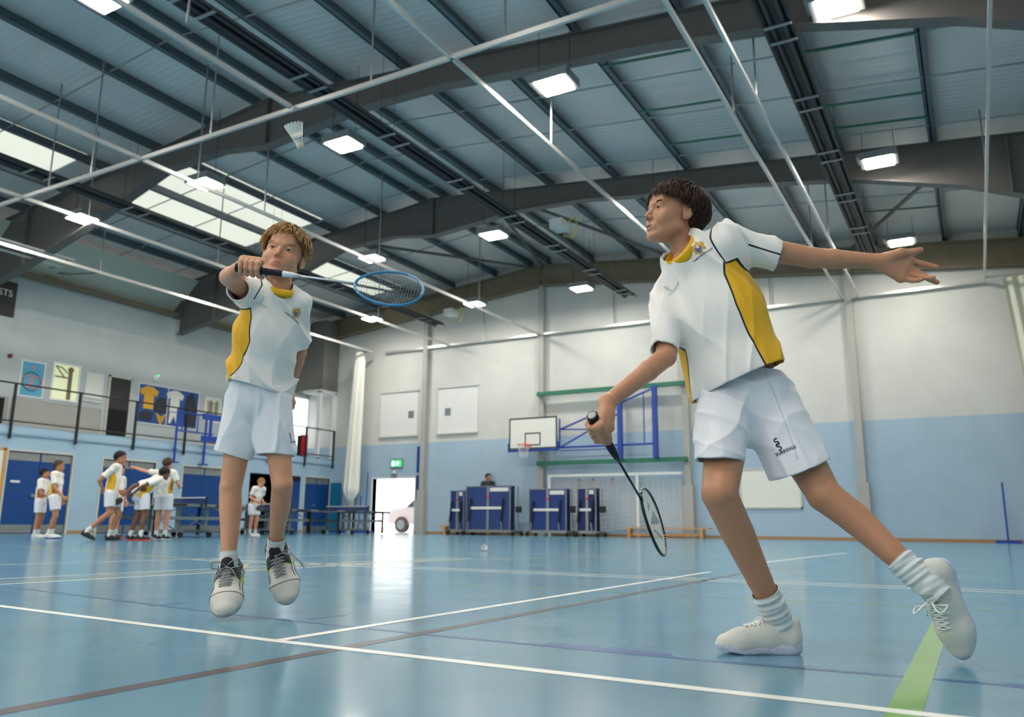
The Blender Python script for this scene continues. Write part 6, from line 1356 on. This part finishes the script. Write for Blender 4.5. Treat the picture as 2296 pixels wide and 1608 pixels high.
    mid=(hs[0][0]+hs[1][0])/2; dv=hs[0][0]-hs[1][0]; side=(X-mid[0])*dv[0]+(Y-mid[1])*dv[1]+(Z-mid[2])*dv[2]; pd_=[(X-e[0])*n[0]+(Y-e[1])*n[1]+(Z-e[2])*n[2] for e,n in hs]; g.D=np.maximum(g.D,np.where(side>0,pd_[0],pd_[1]).astype(np.float32))
    V,F=g.mesh(); V=smoothV(V,F,2,.5); sm(mkobj('shorts',V,F,SHORTS if shirtm is None else DARKSHIRT,P))
    for a,b,fd,tp in (('ar','kr','fr','tr'),('al','kl','fl','tl')):
        A,K=W(J[a]),W(J[b]); u=unit(A-K); sock(P,[A-u*.11*k,A-u*.05*k,A+u*.03*k],[.037*k,.038*k,.035*k],BS,wr=.002,seed=3)
        ff=np.array(J[fd]); fd_=unit(rt*ff[0]+fw*ff[1]+ZV*ff[2]); upv=unit(ZV-fd_*(ZV@fd_)); m=frameM((0,0,0),None,fd_,upv); MS=m.copy(); MS[:3,0]=m[:3,1]; MS[:3,1]=-m[:3,0]; L=.255*k; o=A-xf(MS,[(.055,0,.082)],L/.25)[0]; MS[:3,3]=o
        shoe(P,MS,L,dict(upper=UP[upper],sole=SOL[sole],tongue=TONG,lace=UP['white']),h=.0055,lace='none')
    if paddle:
        wr=W(J['w'+paddle[0]]); e=W(J['e'+paddle[0]]); d=unit(wr-e); a=wr+d*.07*k; bdir=unit(d+D3(*paddle[1])*1.2); n=unit(np.cross(bdir,D3(*paddle[2]))); t=thing('table_tennis_bat',paddle[3],'bat',a)
        MB().path([a,a+bdir*.09],.013,8).build('handle','wood',t); c=a+bdir*.16; x=bdir; y=np.cross(n,x); MB().loft([[c+n*z+x*.08*math.cos(q)*sc+y*.075*math.sin(q)*sc for q in np.linspace(0,2*math.pi,25)[:-1]] for z,sc in ((-.006,.97),(-.004,1),(.004,1),(.006,.97))]).build('blade','rubber',t)
    return P
kid((-16.63,9.92),1.38,(1,0,-.15),'small dark-haired boy in front of the blue doors at the far left, hands in front',pose=dict(er=(.20,.05,.98),wr=(.12,.24,.86),el=(-.20,.05,.98),wl=(-.1,.24,.84)),skin='tan',hair_='dark',sole='white',upper='white',paddle=('r',(.3,-.8,.2),(0,0,1),'dark bat held by the small boy at the far left'))
kid((-16.03,9.83),1.52,(1,0,-.1),'brown-haired boy by the far left blue doors, taller of the two, arm hanging forward',pose=dict(er=(.21,.08,.97),wr=(.2,.24,.80),kr=(.085,.10,.44),ar=(.085,.0,.085),hr=(.085,.02,.80)),skin='tan',hair_='brown',sole='blue',upper='white')
kid((-14.07,9.7),1.63,(1,0,-.25),'dark-haired boy striding to the right near the table, first of the table group',pose=dict(kr=(.085,.03,.46),ar=(.085,-.30,.15),fr=(0,.87,-.42),kl=(-.085,.14,.44),al=(-.085,.02,.085),er=(.20,-.16,1.0),wr=(.10,-.12,.86),el=(-.2,-.1,1.0),wl=(-.14,.10,.84)),lean=.12,skin='tan',hair_='dark',sole='black',upper='black',head=(0,1,-.1))
kid((-15.75,11.0),1.50,(1,0,.2),'boy mostly hidden behind the dark-haired striding boy, only his face and arm showing',skin='fair',hair_='brown',head=(0,1,-.2),sole='orange')
kid((-13.75,10.15),1.55,(.75,0,-.7),'boy leaning forward over the table end with a bat held behind his hip',pose=dict(hip=(0,-.10,0),er=(.22,-.10,.97),wr=(.12,-.22,.84),el=(-.22,-.12,.98),wl=(-.14,-.26,.86),kl=(-.11,-.02,.44),al=(-.14,-.12,.085),kr=(.11,.02,.44),ar=(.12,-.02,.085)),lean=.80,skin='brown',hair_='dark',sole='orange',upper='black',head=(0,1,-.3),paddle=('l',(-.2,-1,.4),(1,0,0),'black table tennis bat held behind the leaning boy'))
kid((-13.95,10.77),1.58,(.12,0,-1),'boy seen from behind pointing left with a straight arm beside the table',pose=dict(el=(-.42,.02,1.26),wl=(-.66,.03,1.33),er=(.25,.02,1.02),wr=(.17,.20,.98)),skin='fair',hair_='brown',sole='white',upper='black',panel=1.15)
kid((-14.78,13.15),1.48,(-.5,0,-.8),'boy seen from behind at the table side, mostly hidden by the fair-haired boy\'s legs',skin='brown',hair_='dark',sole='white',upper='black')
kid((-15.75,14.81),1.45,(.8,0,.5),'small fair-haired boy holding a bat and looking down beside the middle table',pose=dict(er=(.2,.06,1.0),wr=(.14,.22,.90),el=(-.2,.02,.98),wl=(-.14,.18,.86)),lean=.3,skin='fair',hair_='blond',sole='white',upper='white',head=(0,.9,-.5),paddle=('r',(-.2,-.7,.4),(1,0,0),'dark bat held by the small fair-haired boy'))
kid((-15.05,24.95),1.80,(.2,0,1),'bearded man in a dark shirt seen above the folded tables',pose=dict(er=(.26,.02,.98),wr=(.30,.18,.98)),skin='tan',hair_='dark',shirtm=DARKSHIRT,z0=.31,head=(-.35,.9,-.15))
